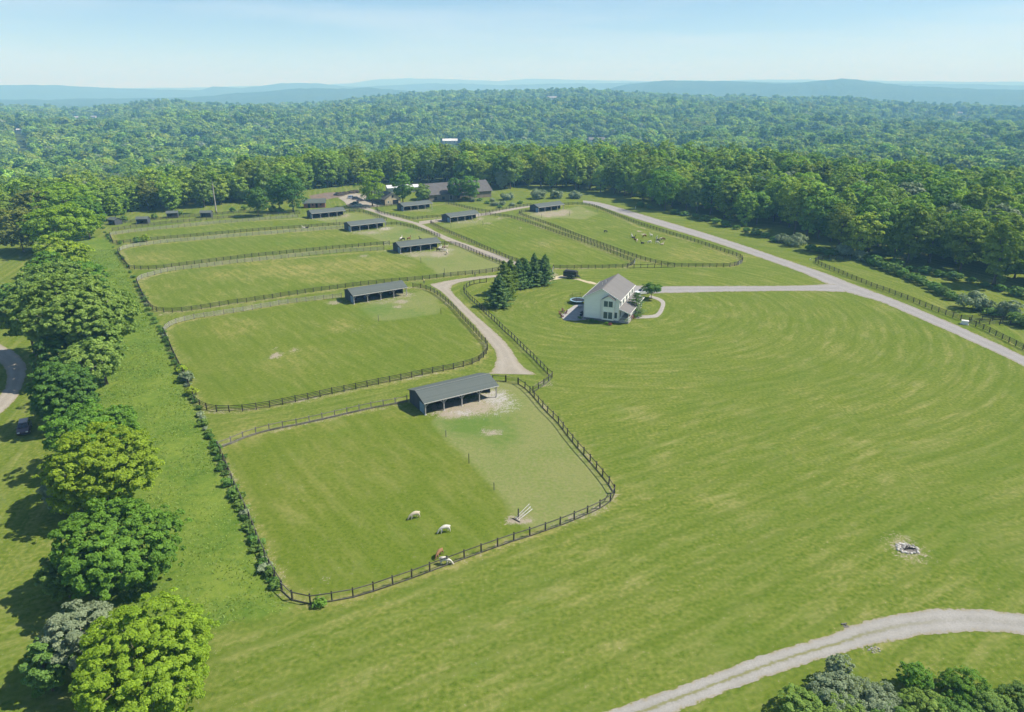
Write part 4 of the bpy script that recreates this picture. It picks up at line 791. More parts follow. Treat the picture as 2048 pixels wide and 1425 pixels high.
# lane and house lawn
fence('black wire-backed fence between the lane and the house lawn', [(973, 565), (956, 567), (943, 570), (935, 574), (928.5, 579), (927, 585), (934, 592), (940, 599), (948, 606), (960, 617), (967, 624), (974, 631), (981, 637), (989, 644), (996, 651), (1004, 659), (1012, 667), (1021, 674), (1029, 682), (1037, 690), (1046, 699), (1055, 708), (1065, 717), (1074, 727), (1084, 737), (1094, 748), (1104, 756)], 'black', 'black', (.15, 1.24), 2.2, 1, 400, 3, 0, 'paddock_fence', rails=RAIL_ROUND)
fence('short black fence closing the corner at the lane end', [(1104, 756), (1094, 767), (1080, 776), (1066, 786)], 'black', 'mid', (.15, 1.22), 2.0, 1, 400, 2, 0, 'paddock_fence', rails=RAIL_ROUND)
# second paddock
fence('black board fence curving along the front of the second paddock', [(390, 806), (400, 814), (412, 820), (427, 824), (452, 825), (478, 824), (503, 821), (532, 817), (561, 811), (588, 805), (615, 800), (641, 794), (667, 788), (693, 783), (720, 777.5), (745, 772), (768, 767), (791, 763), (814, 758), (837, 753), (859, 748), (881, 744), (903, 740), (924, 735), (943, 730), (959, 723), (969, 714), (975, 705), (975.5, 696), (971, 687)], 'black', 'black', near=400)
fence('black board fence of the second paddock beside the curving lane', [(971, 687), (963, 680), (956, 672), (949, 664), (942, 656), (935, 649), (929, 642), (922, 635), (912, 622), (899, 610), (887, 600), (876, 591), (862, 583), (846, 577), (826, 575.5)], 'black', 'black', near=400)
fence('pale weathered board fence at the back of the second paddock', [(327, 666), (333, 657), (346, 649.5), (368, 643), (388, 638), (410, 635), (432, 632), (454, 628), (475, 625), (496, 622), (518, 617), (538, 614.5), (558, 610), (598, 605), (637, 601), (683, 596)], 'mid', 'silver', near=240, side=-1)
fence('dark overgrown fence along the left side of the second paddock', [(327, 666), (335, 682), (354, 726), (371, 756), (382, 785), (390, 806)], 'black', 'mid', side=1, near=400)
# third paddock
fence('black board fence along the front of the third paddock', [(298, 612), (304, 619), (311, 623), (323, 625), (342, 626), (364, 624.6), (386, 621.6), (408, 618.5), (429, 615), (450, 611), (471, 608), (491, 606), (511, 602.5), (530, 600), (551, 596.7), (570, 593), (590, 590.6), (609, 587), (627, 584.7), (646, 582), (664, 580), (682, 577.5), (720, 572), (760, 568), (802, 564), (834, 561.5), (865, 558), (895, 554), (926, 551), (955, 548.5), (983, 545), (1008, 540)], 'black', 'black', near=215)
fence('pale weathered board fence at the back of the third paddock', [(274, 565), (278, 560), (284, 557), (302, 552), (318, 548), (337, 543), (373, 539), (408, 535), (444, 530), (497, 524.5), (563, 517.5), (624, 511), (688, 505), (730, 503), (768, 501)], 'mid', 'silver', near=215, side=-1)
fence('dark overgrown fence along the left side of the third paddock', [(274, 565), (278, 577), (289, 600), (298, 612)], 'black', 'mid')
fence('black board fence of the third paddock beside the lane', [(878, 489), (892, 490), (907, 490), (930, 497), (952, 508), (976, 518), (1000, 527), (1012, 533), (1008, 540)], 'black', 'black', near=215)
# fourth paddock
fence('dark board fence along the front of the fourth paddock', [(259, 538), (275, 540), (292, 540), (309, 539), (328, 538), (345, 535), (380, 530.6), (415, 526), (449, 521.5), (482, 517.4), (515, 513.6), (547, 510.5), (579, 507.5), (609, 504.5), (638, 501.5), (667, 498.5), (696, 496.5), (724, 494), (752, 491), (779, 489)], 'black', 'mid', near=215)
fence('pale weathered board fence at the back of the fourth paddock', [(240, 502), (246, 499), (256, 496), (274, 493), (292, 491), (322, 487), (353, 484), (383, 482), (429, 478), (472, 474), (525, 470), (576, 465.5), (632, 461.5), (686, 458)], 'mid', 'silver', near=215, side=-1)
fence('dark overgrown fence along the left side of the fourth paddock', [(240, 502), (234, 506), (244, 520), (259, 538)], 'black', 'mid')
fence('dark board fence of the fourth paddock beside the lane', [(772, 451), (785, 450), (796, 450), (813, 453.5), (831, 458), (854, 466), (880, 475)], 'black', 'mid')
# fifth paddock
fence('dark board fence along the front of the fifth paddock', [(226, 487), (236, 488.5), (256, 486), (299, 482), (330, 479), (388, 474), (445, 469), (500, 464), (552, 460), (603, 456.5), (651, 453), (690, 450)], 'black', 'mid')
fence('pale weathered board fence at the back of the fifth paddock', [(220, 471), (241, 468), (281, 463), (332, 458), (383, 452.7), (434, 447.6), (485, 444), (535, 439.5), (596, 435)], 'mid', 'silver', side=-1)
fence('dark overgrown fence along the left side of the fifth paddock', [(220, 471), (222, 478), (226, 487)], 'black', 'mid')
fence('dark board fence of the fifth paddock beside the lane', [(689, 426), (721, 425), (734, 428), (749, 433), (773, 441)], 'black', 'mid')
# sixth, seventh and eighth paddocks
fence('dark board fence in front of the small paddock by the barns', [(754, 416), (755, 426), (772, 430), (792, 434), (809, 437), (824, 440.6), (834, 439.5), (853, 437), (874, 436), (884, 435)], 'black', 'mid')
fence('dark board fence at the back of the small paddock by the barns', [(892, 408), (924, 415), (952, 422), (979, 426)], 'black', 'mid')
fence('grey board fence along the lane behind the farthest shelters', [(979, 426), (1010, 420), (1040, 415), (1062, 412)], 'mid', 'mid')
fence('grey board fence before the barns yard', [(690, 424), (715, 421), (740, 417), (752, 415), (770, 414), (793, 413)], 'mid', 'mid')
fence('black board fence between the lane and the seventh paddock', [(861, 448), (877, 457), (894, 465), (922, 477), (946, 487), (967, 497), (989, 506), (1010, 516), (1032, 524), (1058, 532), (1080, 536), (1096, 537)], 'black', 'black', near=240)
fence('black board fence along the front of the seventh paddock', [(1106, 538), (1121, 538.5), (1136, 538.5), (1167, 538), (1196, 538), (1224, 537), (1251, 536), (1261, 533), (1269, 526)], 'black', 'black', near=240)
fence('grey-green board fence dividing the seventh paddock from the grass alley', [(1269, 526), (1247, 517), (1212, 502), (1178, 489), (1139, 476), (1096, 461), (1053, 445), (1032, 438.5), (1010, 434), (976, 431), (962, 432)], 'black', 'mid', near=232)
fence('black board fence dividing the eighth paddock from the grass alley', [(1060, 424), (1037, 426), (1040, 431), (1075, 443), (1109, 455), (1144, 469.6), (1178, 482.5), (1212, 495), (1247, 508), (1281, 519.5), (1305, 526), (1319, 529), (1334, 532), (1349, 534)], 'black', 'black', near=235)
fence('black board fence along the front of the eighth paddock', [(1349, 534.5), (1379, 535), (1417, 535), (1447, 535), (1462, 534), (1475, 531), (1483, 527), (1486, 521), (1480, 516)], 'black', 'black', near=240)
fence('long black board fence between the eighth paddock and the driveway', [(1480, 516), (1465, 510), (1438, 501), (1400, 488), (1362, 476), (1330, 466), (1300, 457), (1262, 444), (1234, 433), (1212, 424), (1196, 417), (1180, 412), (1160, 409.5), (1128, 411)], 'black', 'mid', near=232, side=-1)
fence('short black rail fence closing the grass alley', [(1254, 537), (1269, 537), (1283, 536.5), (1297, 536.5), (1323, 536), (1349, 535)], 'black', 'black', (.1, 1.24), 2.5, 1, 240, 2)
# beyond the driveway
fence('black board fence of the narrow strip beyond the driveway', [(1658, 519), (1646, 519), (1636, 520.5), (1629, 524), (1634, 529), (1654, 538), (1677, 546.5), (1698, 556), (1722, 565.6), (1744, 575), (1770, 583.5), (1795, 593), (1821, 602.5), (1849, 614.5), (1876, 625), (1905, 636), (1921, 641.5)], 'black', 'black', near=260)
fence('black board fence running along the driveway at the picture edge', [(1937, 648), (1951, 654), (1967, 660), (1980, 667), (2006, 680), (2034, 694), (2062, 708), (2090, 722)], 'black', 'black', near=400)
fence('black board cross fence meeting the driveway fence', [(1937, 645), (1960, 648), (1990, 650), (2023, 652), (2060, 654)], 'black', 'mid', near=400)
fence('second black cross fence behind the first by the white box', [(1921, 640), (1950, 641.5), (1990, 643), (2030, 645), (2070, 647)], 'black', 'mid', near=400)
fence('short rail fence at the far end of the strip beyond the driveway', [(1672, 520), (1685, 520.5), (1700, 521)], 'black', 'mid', near=300)
# small yards behind the fifth paddock
fence('grey weathered fence of the small shed yards', [(225, 462), (300, 452), (380, 444), (430, 439), (520, 432), (600, 429)], 'mid', 'mid')
fence('dark weathered fence at the back of the small shed yards', [(250, 447), (300, 442), (360, 437), (440, 430), (520, 424)], 'mid', 'mid')

# gates ---------------------------------------------------------------
STEEL = mat('gate_steel', (0.45, 0.46, 0.46), .4, (0.3, 0.31, 0.31), 6, metal=.8)
def gate(label, a, b, h=1.25, m=None, bars=5, mesh_wire=False):
    A, B = G(*a), G(*b); l = B - A; o = thing('gate', label, 'gate', A, math.atan2(l.y, l.x)); L = l.length; m = m or STEEL
    f = MB()
    for z in (.15, h): f.tube([(0.1, 0, z), (L - .1, 0, z)], .03, 6)
    for x in (.1, L - .1): f.tube([(x, 0, .15), (x, 0, h)], .03, 6)
    f.build('frame', m, o)
    for k in range(1, bars): MB().tube([(.1, 0, .15 + (h - .15) * k / bars), (L - .1, 0, .15 + (h - .15) * k / bars)], .016, 5).build('bar', m, o)
    for x in (L * .5,): MB().tube([(x, .03, .15), (x, .03, h)], .018, 5).build('brace', m, o)
    for x in (0, L): obj('post', PM['black'], o, (x, .02, 0))
    return o
gate('wire gate beside the nearest shelter', (1012, 764), (1036, 768.5), bars=6, m=MIDW)
gate('steel gate behind the black trailer', (1107, 539), (1104, 551), bars=5)
gate('grey gate at the corner of the seventh paddock', (1268, 534), (1270, 524), bars=4)
gate('grey gate next to the third shelter', (768, 492), (779, 490), bars=5, m=SILVW)
gate('grey gate at the head of the seventh paddock', (863, 447), (872, 444), bars=5, m=SILVW)
gate('small gate between the strip fence and the white box', (1658, 519), (1672, 520), bars=4, m=GREYP)
gate('grey gate at the corner of the eighth paddock', (1474, 532), (1484, 527), bars=5)
# single posts of the electric cross-fences
for i, (x, y, h, lab) in enumerate([(938, 927, 1.7, 'lone weathered post in the middle of the nearest paddock'), (892, 874, 1.2, 'thin lone stake near the nearest shelter'), (988, 980, 1.2, 'thin lone stake on the worn edge of the nearest paddock'), (842, 527, 2.0, 'lone thin post in the third paddock'), (889, 551, 2.2, 'tall post at the front fence of the third paddock'),
        (902, 457, 2.4, 'tall post at the fence of the seventh paddock'), (966, 452, 2.0, 'thin post on the grass of the seventh paddock'), (1083, 437, 2.0, 'tall post by the dust baths of the eighth paddock'), (1139, 432, 2.0, 'dark post beside the farthest shelter'), (673, 450, 2.6, 'dark-topped post in the fifth paddock'), (757, 643, 1.6, 'thin stake on the worn corner of the second paddock'), (882, 629, 1.6, 'thin stake near the lane fence of the second paddock'), (1194, 425, 2.0, 'post at the fence by the driveway head')]):
    mb = MB().box((0, 0, h / 2 - .1), (.11, .11, h + .2)); mb.box((0, 0, h + .02), (.13, .13, .04)); tag(mb.build('wooden_post', MIDW), lab, 'post').location = G(x, y)
# ------------------------------------------------------------------ buildings
DKWALL = lines_mat('dark_board_wall', (0.060, 0.066, 0.074), .25, 'X', vary=.25); DKWALLY = lines_mat('dark_board_wall_end', (0.075, 0.083, 0.092), .25, 'Y', vary=.25)
SHING = lines_mat('grey_green_shingle', (0.100, 0.118, 0.112), .22, 'Y', .9, .1, .85, .10, .004); SHINGY = SHING
FASCIA = mat('pale_trim', (0.50, 0.49, 0.46), .8, (0.4, .39, .36), 3); POSTG = mat('pale_post', (0.40, 0.385, 0.36), .9, (0.27, .255, .235), 4, .2)
BLUEDOOR = mat('blue_grey_door', (0.22, 0.32, 0.42), .7, (0.17, 0.26, 0.35), 2); INNER = lines_mat('inner_board', (0.050, 0.048, 0.045), .22, 'X', vary=.2)
PANELG = mat('grey_panel', (0.17, 0.175, 0.17), .85, (0.12, .12, .12), 3); CONC = mat('concrete', (0.45, 0.43, 0.39), .95, (.33, .31, .28), 3, .3)
def shelter(fl, fr_, label, L=16.3, Dp=7.0, first=False):
    A, B = G(*fl), G(*fr_); a = math.atan2(B.y - A.y, B.x - A.x); o = thing('run_in_shelter', label, 'shelter', A, a, 'open-fronted animal shelters')
    wl = 4.1                                    # the closed back part begins this far behind the front posts
    zf, zr, zb, yr = 2.42, 3.62, 2.62, 3.5     # front eave, ridge, back eave, ridge position
    zi = zf + (zr - zf) * (2.6 / yr)
    t = .12
    w = MB(); w.box((L / 2, Dp - t / 2, zb / 2), (L - .1, t, zb)); w.build('back_wall', DKWALL, o)
    for x in (.1, L - .1):
        e = MB(); q = [(2.6 if x > 1 else .25, 0), (Dp - t, 0), (Dp - t, zb - .03), (yr, zr - .1), (2.6 if x > 1 else .25, (zi if x > 1 else zf + .05) - .08)]
        e.extr(q, x - t / 2, x + t / 2, 'x'); e.build('end_wall', DKWALLY, o)
    # inner front wall of the stalls, with openings
    n = 4; bw = (L - .4) / n
    for k in range(n):
        x0 = .2 + k * bw; ww = bw * .52
        MB().box((x0 + ww / 2, 3.4, 1.25), (ww, .1, 2.5)).build('stall_wall', INNER, o)
        MB().box((x0 + ww / 2, 3.33, 1.55), (ww * .62, .05, .7)).build('hatch', PANELG, o)
    MB().box((L / 2, 3.4, 2.78), (L - .4, .1, .56)).build('header', INNER, o)
    MB().box((-.0, 1.3, 1.05), (.06, 1.9, 1.9)).build('end_panel', BLUEDOOR, o)
    ov = .28
    rf = MB(); th_ = .10
    rf.add([(-ov, -ov, zf), (L + ov, -ov, zf), (L + ov, yr, zr), (-ov, yr, zr), (-ov, -ov, zf + th_), (L + ov, -ov, zf + th_), (L + ov, yr, zr + th_), (-ov, yr, zr + th_)], [(3, 2, 1, 0), (4, 5, 6, 7), (0, 1, 5, 4), (1, 2, 6, 5), (3, 0, 4, 7)])
    rf.add([(-ov, yr, zr), (L + ov, yr, zr), (L + ov, Dp + ov, zb - .12), (-ov, Dp + ov, zb - .12), (-ov, yr, zr + th_), (L + ov, yr, zr + th_), (L + ov, Dp + ov, zb - .12 + th_), (-ov, Dp + ov, zb - .12 + th_)], [(3, 2, 1, 0), (4, 5, 6, 7), (1, 2, 6, 5), (2, 3, 7, 6), (3, 0, 4, 7)])
    r = rf.build('roof', SHING, o)
    MB().bar((-ov, yr, zr + th_ + .02), (L + ov, yr, zr + th_ + .02), .32, .05).build('ridge_cap', mat('ridge_cap', (0.17, 0.19, 0.18), .9), r)
    MB().box((L / 2, -ov - .025, zf + .02), (L + 2 * ov, .04, .17)).build('fascia', FASCIA, o)
    MB().box((L / 2, .1, zf - .12), (L - .1, .14, .2)).build('beam', POSTG, o)
    for k in range(5):
        x = .12 + (L - .24) * k / 4; p = MB(); p.box((x, .1, (zf - .2) / 2), (.19, .19, zf - .2)); po = p.build('post', POSTG, o)
        br = MB()
        for s in (-1, 1):
            if 0 < k < 4 or (k == 0 and s > 0) or (k == 4 and s < 0): br.bar((x + .08 * s, .1, zf - .85), (x + .72 * s, .1, zf - .2), .1, .12)
        br.build('brace', POSTG, po); MB().box((x, .1, .06), (.42, .42, .14), 0, 0, .8).build('footing', CONC, po)
    return o
SHEL = [((850.5, 831), (994, 795), 'dark shelter with grey roof in the nearest paddock'), ((708, 609), (817, 591), 'dark shelter in the second paddock beside the curving lane'), ((801, 507.8), (880, 498), 'dark shelter with animals crowding its far end'), ((702, 464), (772.7, 455.6), 'dark shelter in the fourth paddock'),
        ((624.5, 438.4), (689, 432), 'dark shelter in the fifth paddock below the brick stable'), ((807.4, 423), (863.6, 417), 'dark shelter in the small paddock by the barns'), ((900.7, 446), (960, 438), 'dark shelter at the head of the seventh paddock'), ((1077, 425.5), (1128.6, 419), 'farthest dark shelter near the driveway head')]
for i, (a, b, lab) in enumerate(SHEL): shelter(a, b, lab, 15.4 if i == 0 else 16.3)

# small run-in sheds of the back yards
for i, (x, y, rz, lab) in enumerate([(273, 449, 8, 'small grey shed in front of the back wood'), (401, 436, 8, 'small grey shed nearest the bare pale trunk'), (334, 437, 20, 'small shed half hidden by bushes at the back wood'), (217, 449, -30, 'leaning grey shed behind the bright small tree')]):
    o = thing('small_shed', lab, 'shed', G(x, y), R(rz), 'small sheds by the back wood'); L, D2 = 4.8, 3.6
    MB().box((L / 2, D2 - .06, 1.1), (L, .1, 2.2)).build('back_wall', DKWALL, o)
    for q in (.06, L - .06): MB().extr([(.1, 0), (D2 - .12, 0), (D2 - .12, 2.1), (1.6, 3.0), (.1, 2.3)], q - .05, q + .05, 'x').build('end_wall', DKWALLY, o)
    MB().box((L * .78, .1, 1.1), (L * .36, .08, 2.2)).build('front_wall', INNER, o); MB().box((.12, .1, 1.1), (.16, .16, 2.2)).build('post', POSTG, o)
    rf = MB().bar((L / 2, -.3, 2.2), (L / 2, 1.7, 3.1), L + .5, .1, up=(0, 0, 1)); rf.bar((L / 2, 1.6, 3.1), (L / 2, D2 + .3, 2.05), L + .5, .1); rf.build('roof', SHING, o)

# generic gabled building: local x along the ridge, y across, front at y=0
def gabled(o, L, W, ze, zr, wallm, roofm, ov=.4, endm=None, th_=.15):
    MB().box((L / 2, .08, ze / 2), (L, .16, ze)).build('front_wall', wallm, o); MB().box((L / 2, W - .08, ze / 2), (L, .16, ze)).build('back_wall', wallm, o)
    for x in (.08, L - .08): MB().extr([(.165, 0), (W - .165, 0), (W - .165, ze), (W / 2, zr - .02), (.165, ze)], x - .08, x + .08, 'x').build('gable_wall', endm or wallm, o)
    s = (zr - ze) / (W / 2); r = MB(); V = []
    for z in (0, th_):
        for x in (-ov, L + ov): V += [(x, -ov, ze - ov * s + z), (x, W / 2, zr + z), (x, W + ov, ze - ov * s + z)]
    r.add(V, [(0, 1, 4, 3), (1, 2, 5, 4), (6, 9, 10, 7), (7, 10, 11, 8), (0, 3, 9, 6), (2, 8, 11, 5), (0, 6, 7, 1), (1, 7, 8, 2), (3, 4, 10, 9), (4, 5, 11, 10)]); return r.build('roof', roofm, o)
def opening(o, name, c, d, m, frame=None, fm=None, fw=.09, parent=None):
    """flush panel (door, window) standing 3 cm proud; c is the centre on the wall face, d = (dx, dy, dz)"""
    w = MB().box(c, d).build(name, m, parent or o)
    if fm:
        f = MB(); ax = 0 if d[0] > d[1] else 1; wd = d[ax]; th2 = d[1 - ax] + .04
        for sgn in (-1, 1):
            cc = list(c); cc[ax] += sgn * (wd / 2 + fw / 2); dd = [th2] * 2 + [d[2] + 2 * fw]; dd[ax] = fw; f.box(cc, dd)
            cc = [c[0], c[1], c[2] + sgn * (d[2] / 2 + fw / 2)]; dd = [th2, th2, fw]; dd[ax] = wd; f.box(cc, dd)
        f.build('frame', fm, w)
    return w
GLASS = mat('window_glass', (0.045, 0.075, 0.085), .08, (0.06, .095, .105), .6, spec=.6); WHITE = mat('white_trim', (0.78, 0.78, 0.75), .6, (.72, .72, .69), 2)
# cream two-storey house
SIDING = lines_mat('cream_siding', (0.88, 0.89, 0.83), .14, 'Z', .7, .12, .82, .04); HROOF = lines_mat('brown_grey_shingle', (0.165, 0.160, 0.158), .3, 'Y', .92, .08, .85, .13, .004); STONE = mat('stone_base', (0.22, .23, .235), .9, (.13, .14, .145), 1.6, .4)
hp = G(1167.5, 638.6); hz = R(68)
ho = thing('house', 'cream two-storey house with brown-grey roof and front porch', 'house', hp, hz - R(90))
W, L = 9.2, 16.2; ze, zr = 6.1, 8.6
MB().box((W / 2, L / 2, .3), (W - .1, L - .1, .6)).build('foundation', STONE, ho)
for nm, c, d in (('side_wall', (.1, L / 2, (ze + .6) / 2), (.2, L, ze - .6)), ('side_wall', (W - .1, L / 2, (ze + .6) / 2), (.2, L, ze - .6))): MB().box(c, d).build(nm, SIDING, ho)
for y in (.1, L - .1): MB().extr([(.2, .6), (W - .2, .6), (W - .2, ze), (W / 2, zr - .05), (.2, ze)], y - .1, y + .1, 'y').build('gable_wall', SIDING, ho)
ov = .38; s = (zr - ze) / (W / 2); r = MB(); V = []
for z in (0, .16):
    for y in (-ov, L + ov): V += [(-ov, y, ze - ov * s + z), (W / 2, y, zr + z), (W + ov, y, ze - ov * s + z)]
r.add(V, [(0, 1, 4, 3), (1, 2, 5, 4), (6, 9, 10, 7), (7, 10, 11, 8), (0, 3, 9, 6), (2, 8, 11, 5), (0, 6, 7, 1), (1, 7, 8, 2), (3, 4, 10, 9), (4, 5, 11, 10)]); hr = r.build('roof', HROOF, ho)
MB().bar((W / 2, -ov, zr + .17), (W / 2, L + ov, zr + .17), .3, .06).build('ridge_cap', mat('ridge_brown', (.16, .145, .14), .9), hr)
for x, y in ((2.6, 7.6), (3.2, 9.0)): MB().tube([(x, y, zr - (W / 2 - x) * s), (x, y, zr - (W / 2 - x) * s + .75)], .07, 6).build('vent_pipe', WHITE, hr)
for x in (-ov - .05, W + ov + .05): MB().box((x, L / 2, ze - ov * s + .06), (.1, L + 2 * ov, .15)).build('gutter', WHITE, ho)
for sgn, x0 in ((1, -ov), (-1, W + ov)): MB().bar((x0, -ov - .03, ze - ov * s + .06), (W / 2, -ov - .03, zr + .06), .05, .2).build('rake_board', WHITE, ho)
for x in (-.01, W + .01, 4.35): MB().box((x, -.02, 3.3), (.16, .14, 5.4)).build('corner_board', WHITE, ho)
# bay with its own little gable
bx0, bx1, by = 5.1, 8.0, -.75
MB().box(((bx0 + bx1) / 2, by / 2 - .02, 3.45), (bx1 - bx0, -by, 5.5)).build('bay', SIDING, ho)
br = MB(); bm_ = (bx0 + bx1) / 2; za, zp = 6.2, 7.15
V = []
for z in (0, .12):
    for y in (by - .3, .9): V += [(bx0 - .3, y, za - .15 + z), (bm_, y, zp + z), (bx1 + .3, y, za - .15 + z)]
br.add(V, [(0, 1, 4, 3), (1, 2, 5, 4), (6, 9, 10, 7), (7, 10, 11, 8), (0, 3, 9, 6), (2, 8, 11, 5), (0, 6, 7, 1), (1, 7, 8, 2), (3, 4, 10, 9), (4, 5, 11, 10)]); br.build('bay_roof', HROOF, ho)
MB().extr([(bx0, za), (bx1, za), (bm_, zp - .05)], by + .02, 0, 'y').build('bay_gable', SIDING, ho)
for x in (bx0 - .04, bx1 + .04): MB().box((x, by - .02, 3.45), (.13, .13, 5.5)).build('corner_board', WHITE, ho)
for z in (2.0, 5.0):
    for x in (bm_ - .62, bm_ + .62): opening(ho, 'window', (x, by - .03, z), (1.05, .06, 1.75 if z < 3 else 1.5), GLASS, 1, WHITE)
for y in (1.6, 4.6, 8.1, 11.6, 14.6):
    w = opening(ho, 'window', (W + .03, y, 4.9), (.06, .85, 1.5), GLASS, 1, WHITE)
    for q in (-.75, .75): MB().box((W + .03, y + q, 4.9), (.05, .38, 1.6)).build('shutter', mat('shutter', (.05, .06, .07), .7), w)
for y in (1.6, 6.2, 11.6, 14.4): opening(ho, 'window', (W + .03, y, 1.95), (.06, .95, 1.5), GLASS, 1, WHITE)
MB().box((W + .04, 8.8, 1.6), (.08, 1.0, 2.1)).build('door', mat('dark_door', (.10, .03, .025), .5), ho)
for y, z in ((3, 4.9), (8, 4.9), (13, 4.9), (3, 1.9), (12, 1.9)): opening(ho, 'window', (-.03, y, z), (.06, .9, 1.4), GLASS, 1, WHITE)
opening(ho, 'window', (W + .0 - .75, -.03, 2.0), (.7, .06, 1.5), GLASS, 1, WHITE)
# porch
pw = 2.6
MB().box((W + pw / 2 + .02, L / 2, .35), (pw, L - .3, .5)).build('porch_floor', mat('porch_boards', (.40, .37, .33), .9, (.3, .28, .25), 2), ho)
pr = MB(); V = []
for z in (0, .12):
    for y in (-.35, L + .3): V += [(W + .02, y, 3.85 + z), (W + pw + .45, y, 2.75 + z)]
pr.add(V, [(0, 1, 3, 2), (4, 6, 7, 5), (0, 2, 6, 4), (1, 5, 7, 3), (0, 4, 5, 1), (2, 3, 7, 6)]); pr.build('porch_roof', HROOF, ho)
MB().box((W + pw + .47, L / 2 - .02, 2.80), (.06, L + .66, .18)).build('gutter', WHITE, ho); MB().bar((W + .05, -.38, 3.88), (W + pw + .45, -.38, 2.78), .05, .2).build('rake_board', WHITE, ho)
for k in range(6): MB().box((W + pw - .1, .25 + (L - .5) * k / 5, 1.65), (.15, .15, 2.15)).build('porch_post', WHITE, ho)
rl = MB()
for z in (.75, 1.5): rl.box((W + pw - .1, L / 2, z), (.06, L - .5, .07))
rl.box((W + pw / 2, .18, 1.5), (pw - .2, .06, .07)); rl.box((W + pw / 2, .18, .75), (pw - .2, .06, .07))
for k in range(60): rl.box((W + pw - .1, .3 + (L - .6) * k / 59, 1.12), (.035, .035, .7))
for k in range(10): rl.box((W + .15 + (pw - .4) * k / 9, .18, 1.12), (.035, .035, .7))
rl.build('porch_railing', WHITE, ho)

# tan barn, its roof running back towards the yard
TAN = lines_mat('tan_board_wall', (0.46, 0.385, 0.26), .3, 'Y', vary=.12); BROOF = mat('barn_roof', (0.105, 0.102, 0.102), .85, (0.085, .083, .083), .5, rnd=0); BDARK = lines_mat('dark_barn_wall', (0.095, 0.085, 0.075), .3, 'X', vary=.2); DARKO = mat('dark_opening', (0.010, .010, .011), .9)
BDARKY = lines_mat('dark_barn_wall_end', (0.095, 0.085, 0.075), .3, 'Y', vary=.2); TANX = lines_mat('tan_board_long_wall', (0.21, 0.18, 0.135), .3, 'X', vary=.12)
c = G(770, 411.5); o = thing('tan_barn', 'tan-gabled barn with dark roof beside the parking yard', 'barn', c, R(34 + 90))
o.location = c + Vector((math.cos(R(34)), math.sin(R(34)), 0)) * 0
# local x runs back along the ridge, local -y along the gable towards the right
def rot_thing(o): return o
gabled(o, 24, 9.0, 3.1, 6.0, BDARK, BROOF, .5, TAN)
o.location = c + Matrix.Rotation(R(124), 3, 'Z') @ Vector((0, -9.0, 0))
opening(o, 'door', (-.04, 2.9, 1.25), (.06, 3.2, 2.5), DARKO, 1, TAN); opening(o, 'window', (-.04, 7.0, 1.6), (.06, .7, 1.1), GLASS, 1, WHITE); opening(o, 'loft_door', (-.04, 4.5, 4.2), (.06, 1.0, 1.3), DARKO, 1, TAN); opening(o, 'door', (-.04, 5.8, 1.1), (.06, .9, 2.0), mat('pale_door', (.42, .38, .3), .8))
opening(o, 'door', (20.5, 9.04, 1.3), (3.0, .06, 2.6), DARKO)
# large grey barn
c = G(858, 404.5); o = thing('large_barn', 'large dark barn with wide grey roof behind the trees', 'barn', c, R(30))
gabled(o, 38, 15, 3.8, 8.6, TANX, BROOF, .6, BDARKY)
for x in (4, 8.5, 13, 17.5): opening(o, 'door' if x == 13 else 'window', (x, -.04, 1.5), (1.6, .06, 1.5 if x != 13 else 2.4), DARKO, 1, WHITE if x == 13 else None)
opening(o, 'loft_window', (-.04, 7.2, 5.2), (.06, 1.2, 1.2), DARKO)
# white-roofed arena beyond
c = G(776, 386); o = thing('long_white_roofed_barn', 'low building with long white roof behind the barns', 'barn', c, R(18)); gabled(o, 19, 8, 2.6, 3.7, mat('white_wall', (.5, .5, .48), .8), mat('white_metal_roof', (.62, .63, .64), .6, (.56, .57, .58), .5), .4)
opening(o, 'door', (10, -.04, 1.3), (3, .06, 2.6), DARKO)
# brick stable
BRICK = mat('red_brick', (0.30, 0.13, 0.095), .9, (0.23, .10, .075), 2.2)
c = G(608, 417); o = thing('brick_stable', 'low brick stable with grey roof beside the dark tree', 'stable', c, R(12)); gabled(o, 10.5, 5.0, 2.6, 4.2, BRICK, SHING, .5)
for x in (2.6, 6.3): opening(o, 'door', (x, -.04, 1.1), (1.1, .06, 2.1), DARKO)
for x in (4.4, 8.3): opening(o, 'window', (x, -.04, 1.6), (.7, .06, .8), DARKO)
# far houses on the hill and in the valley
for i, (hx_, hy_, w, h, roofc, lab) in enumerate(FAR_HOUSES):
    gz = float(terrain(hx_, hy_)) - .6; o = thing('distant_house', lab, 'house', (hx_ - w / 2, hy_, gz), R([12, -20, 30, 4, 10, -8, 20, 0, 6, -10][i]), 'distant houses among the woods')
    gabled(o, w, w * .45, h, h + w * .12, mat('far_wall', (.72, .71, .68), .8), mat('far_roof%d' % i, roofc, .7, None, .2), .6)
    for q in range(3): opening(o, 'window', (w * (.2 + .3 * q), -.05, h - 2.2), (1.6, .1, 1.6), GLASS)
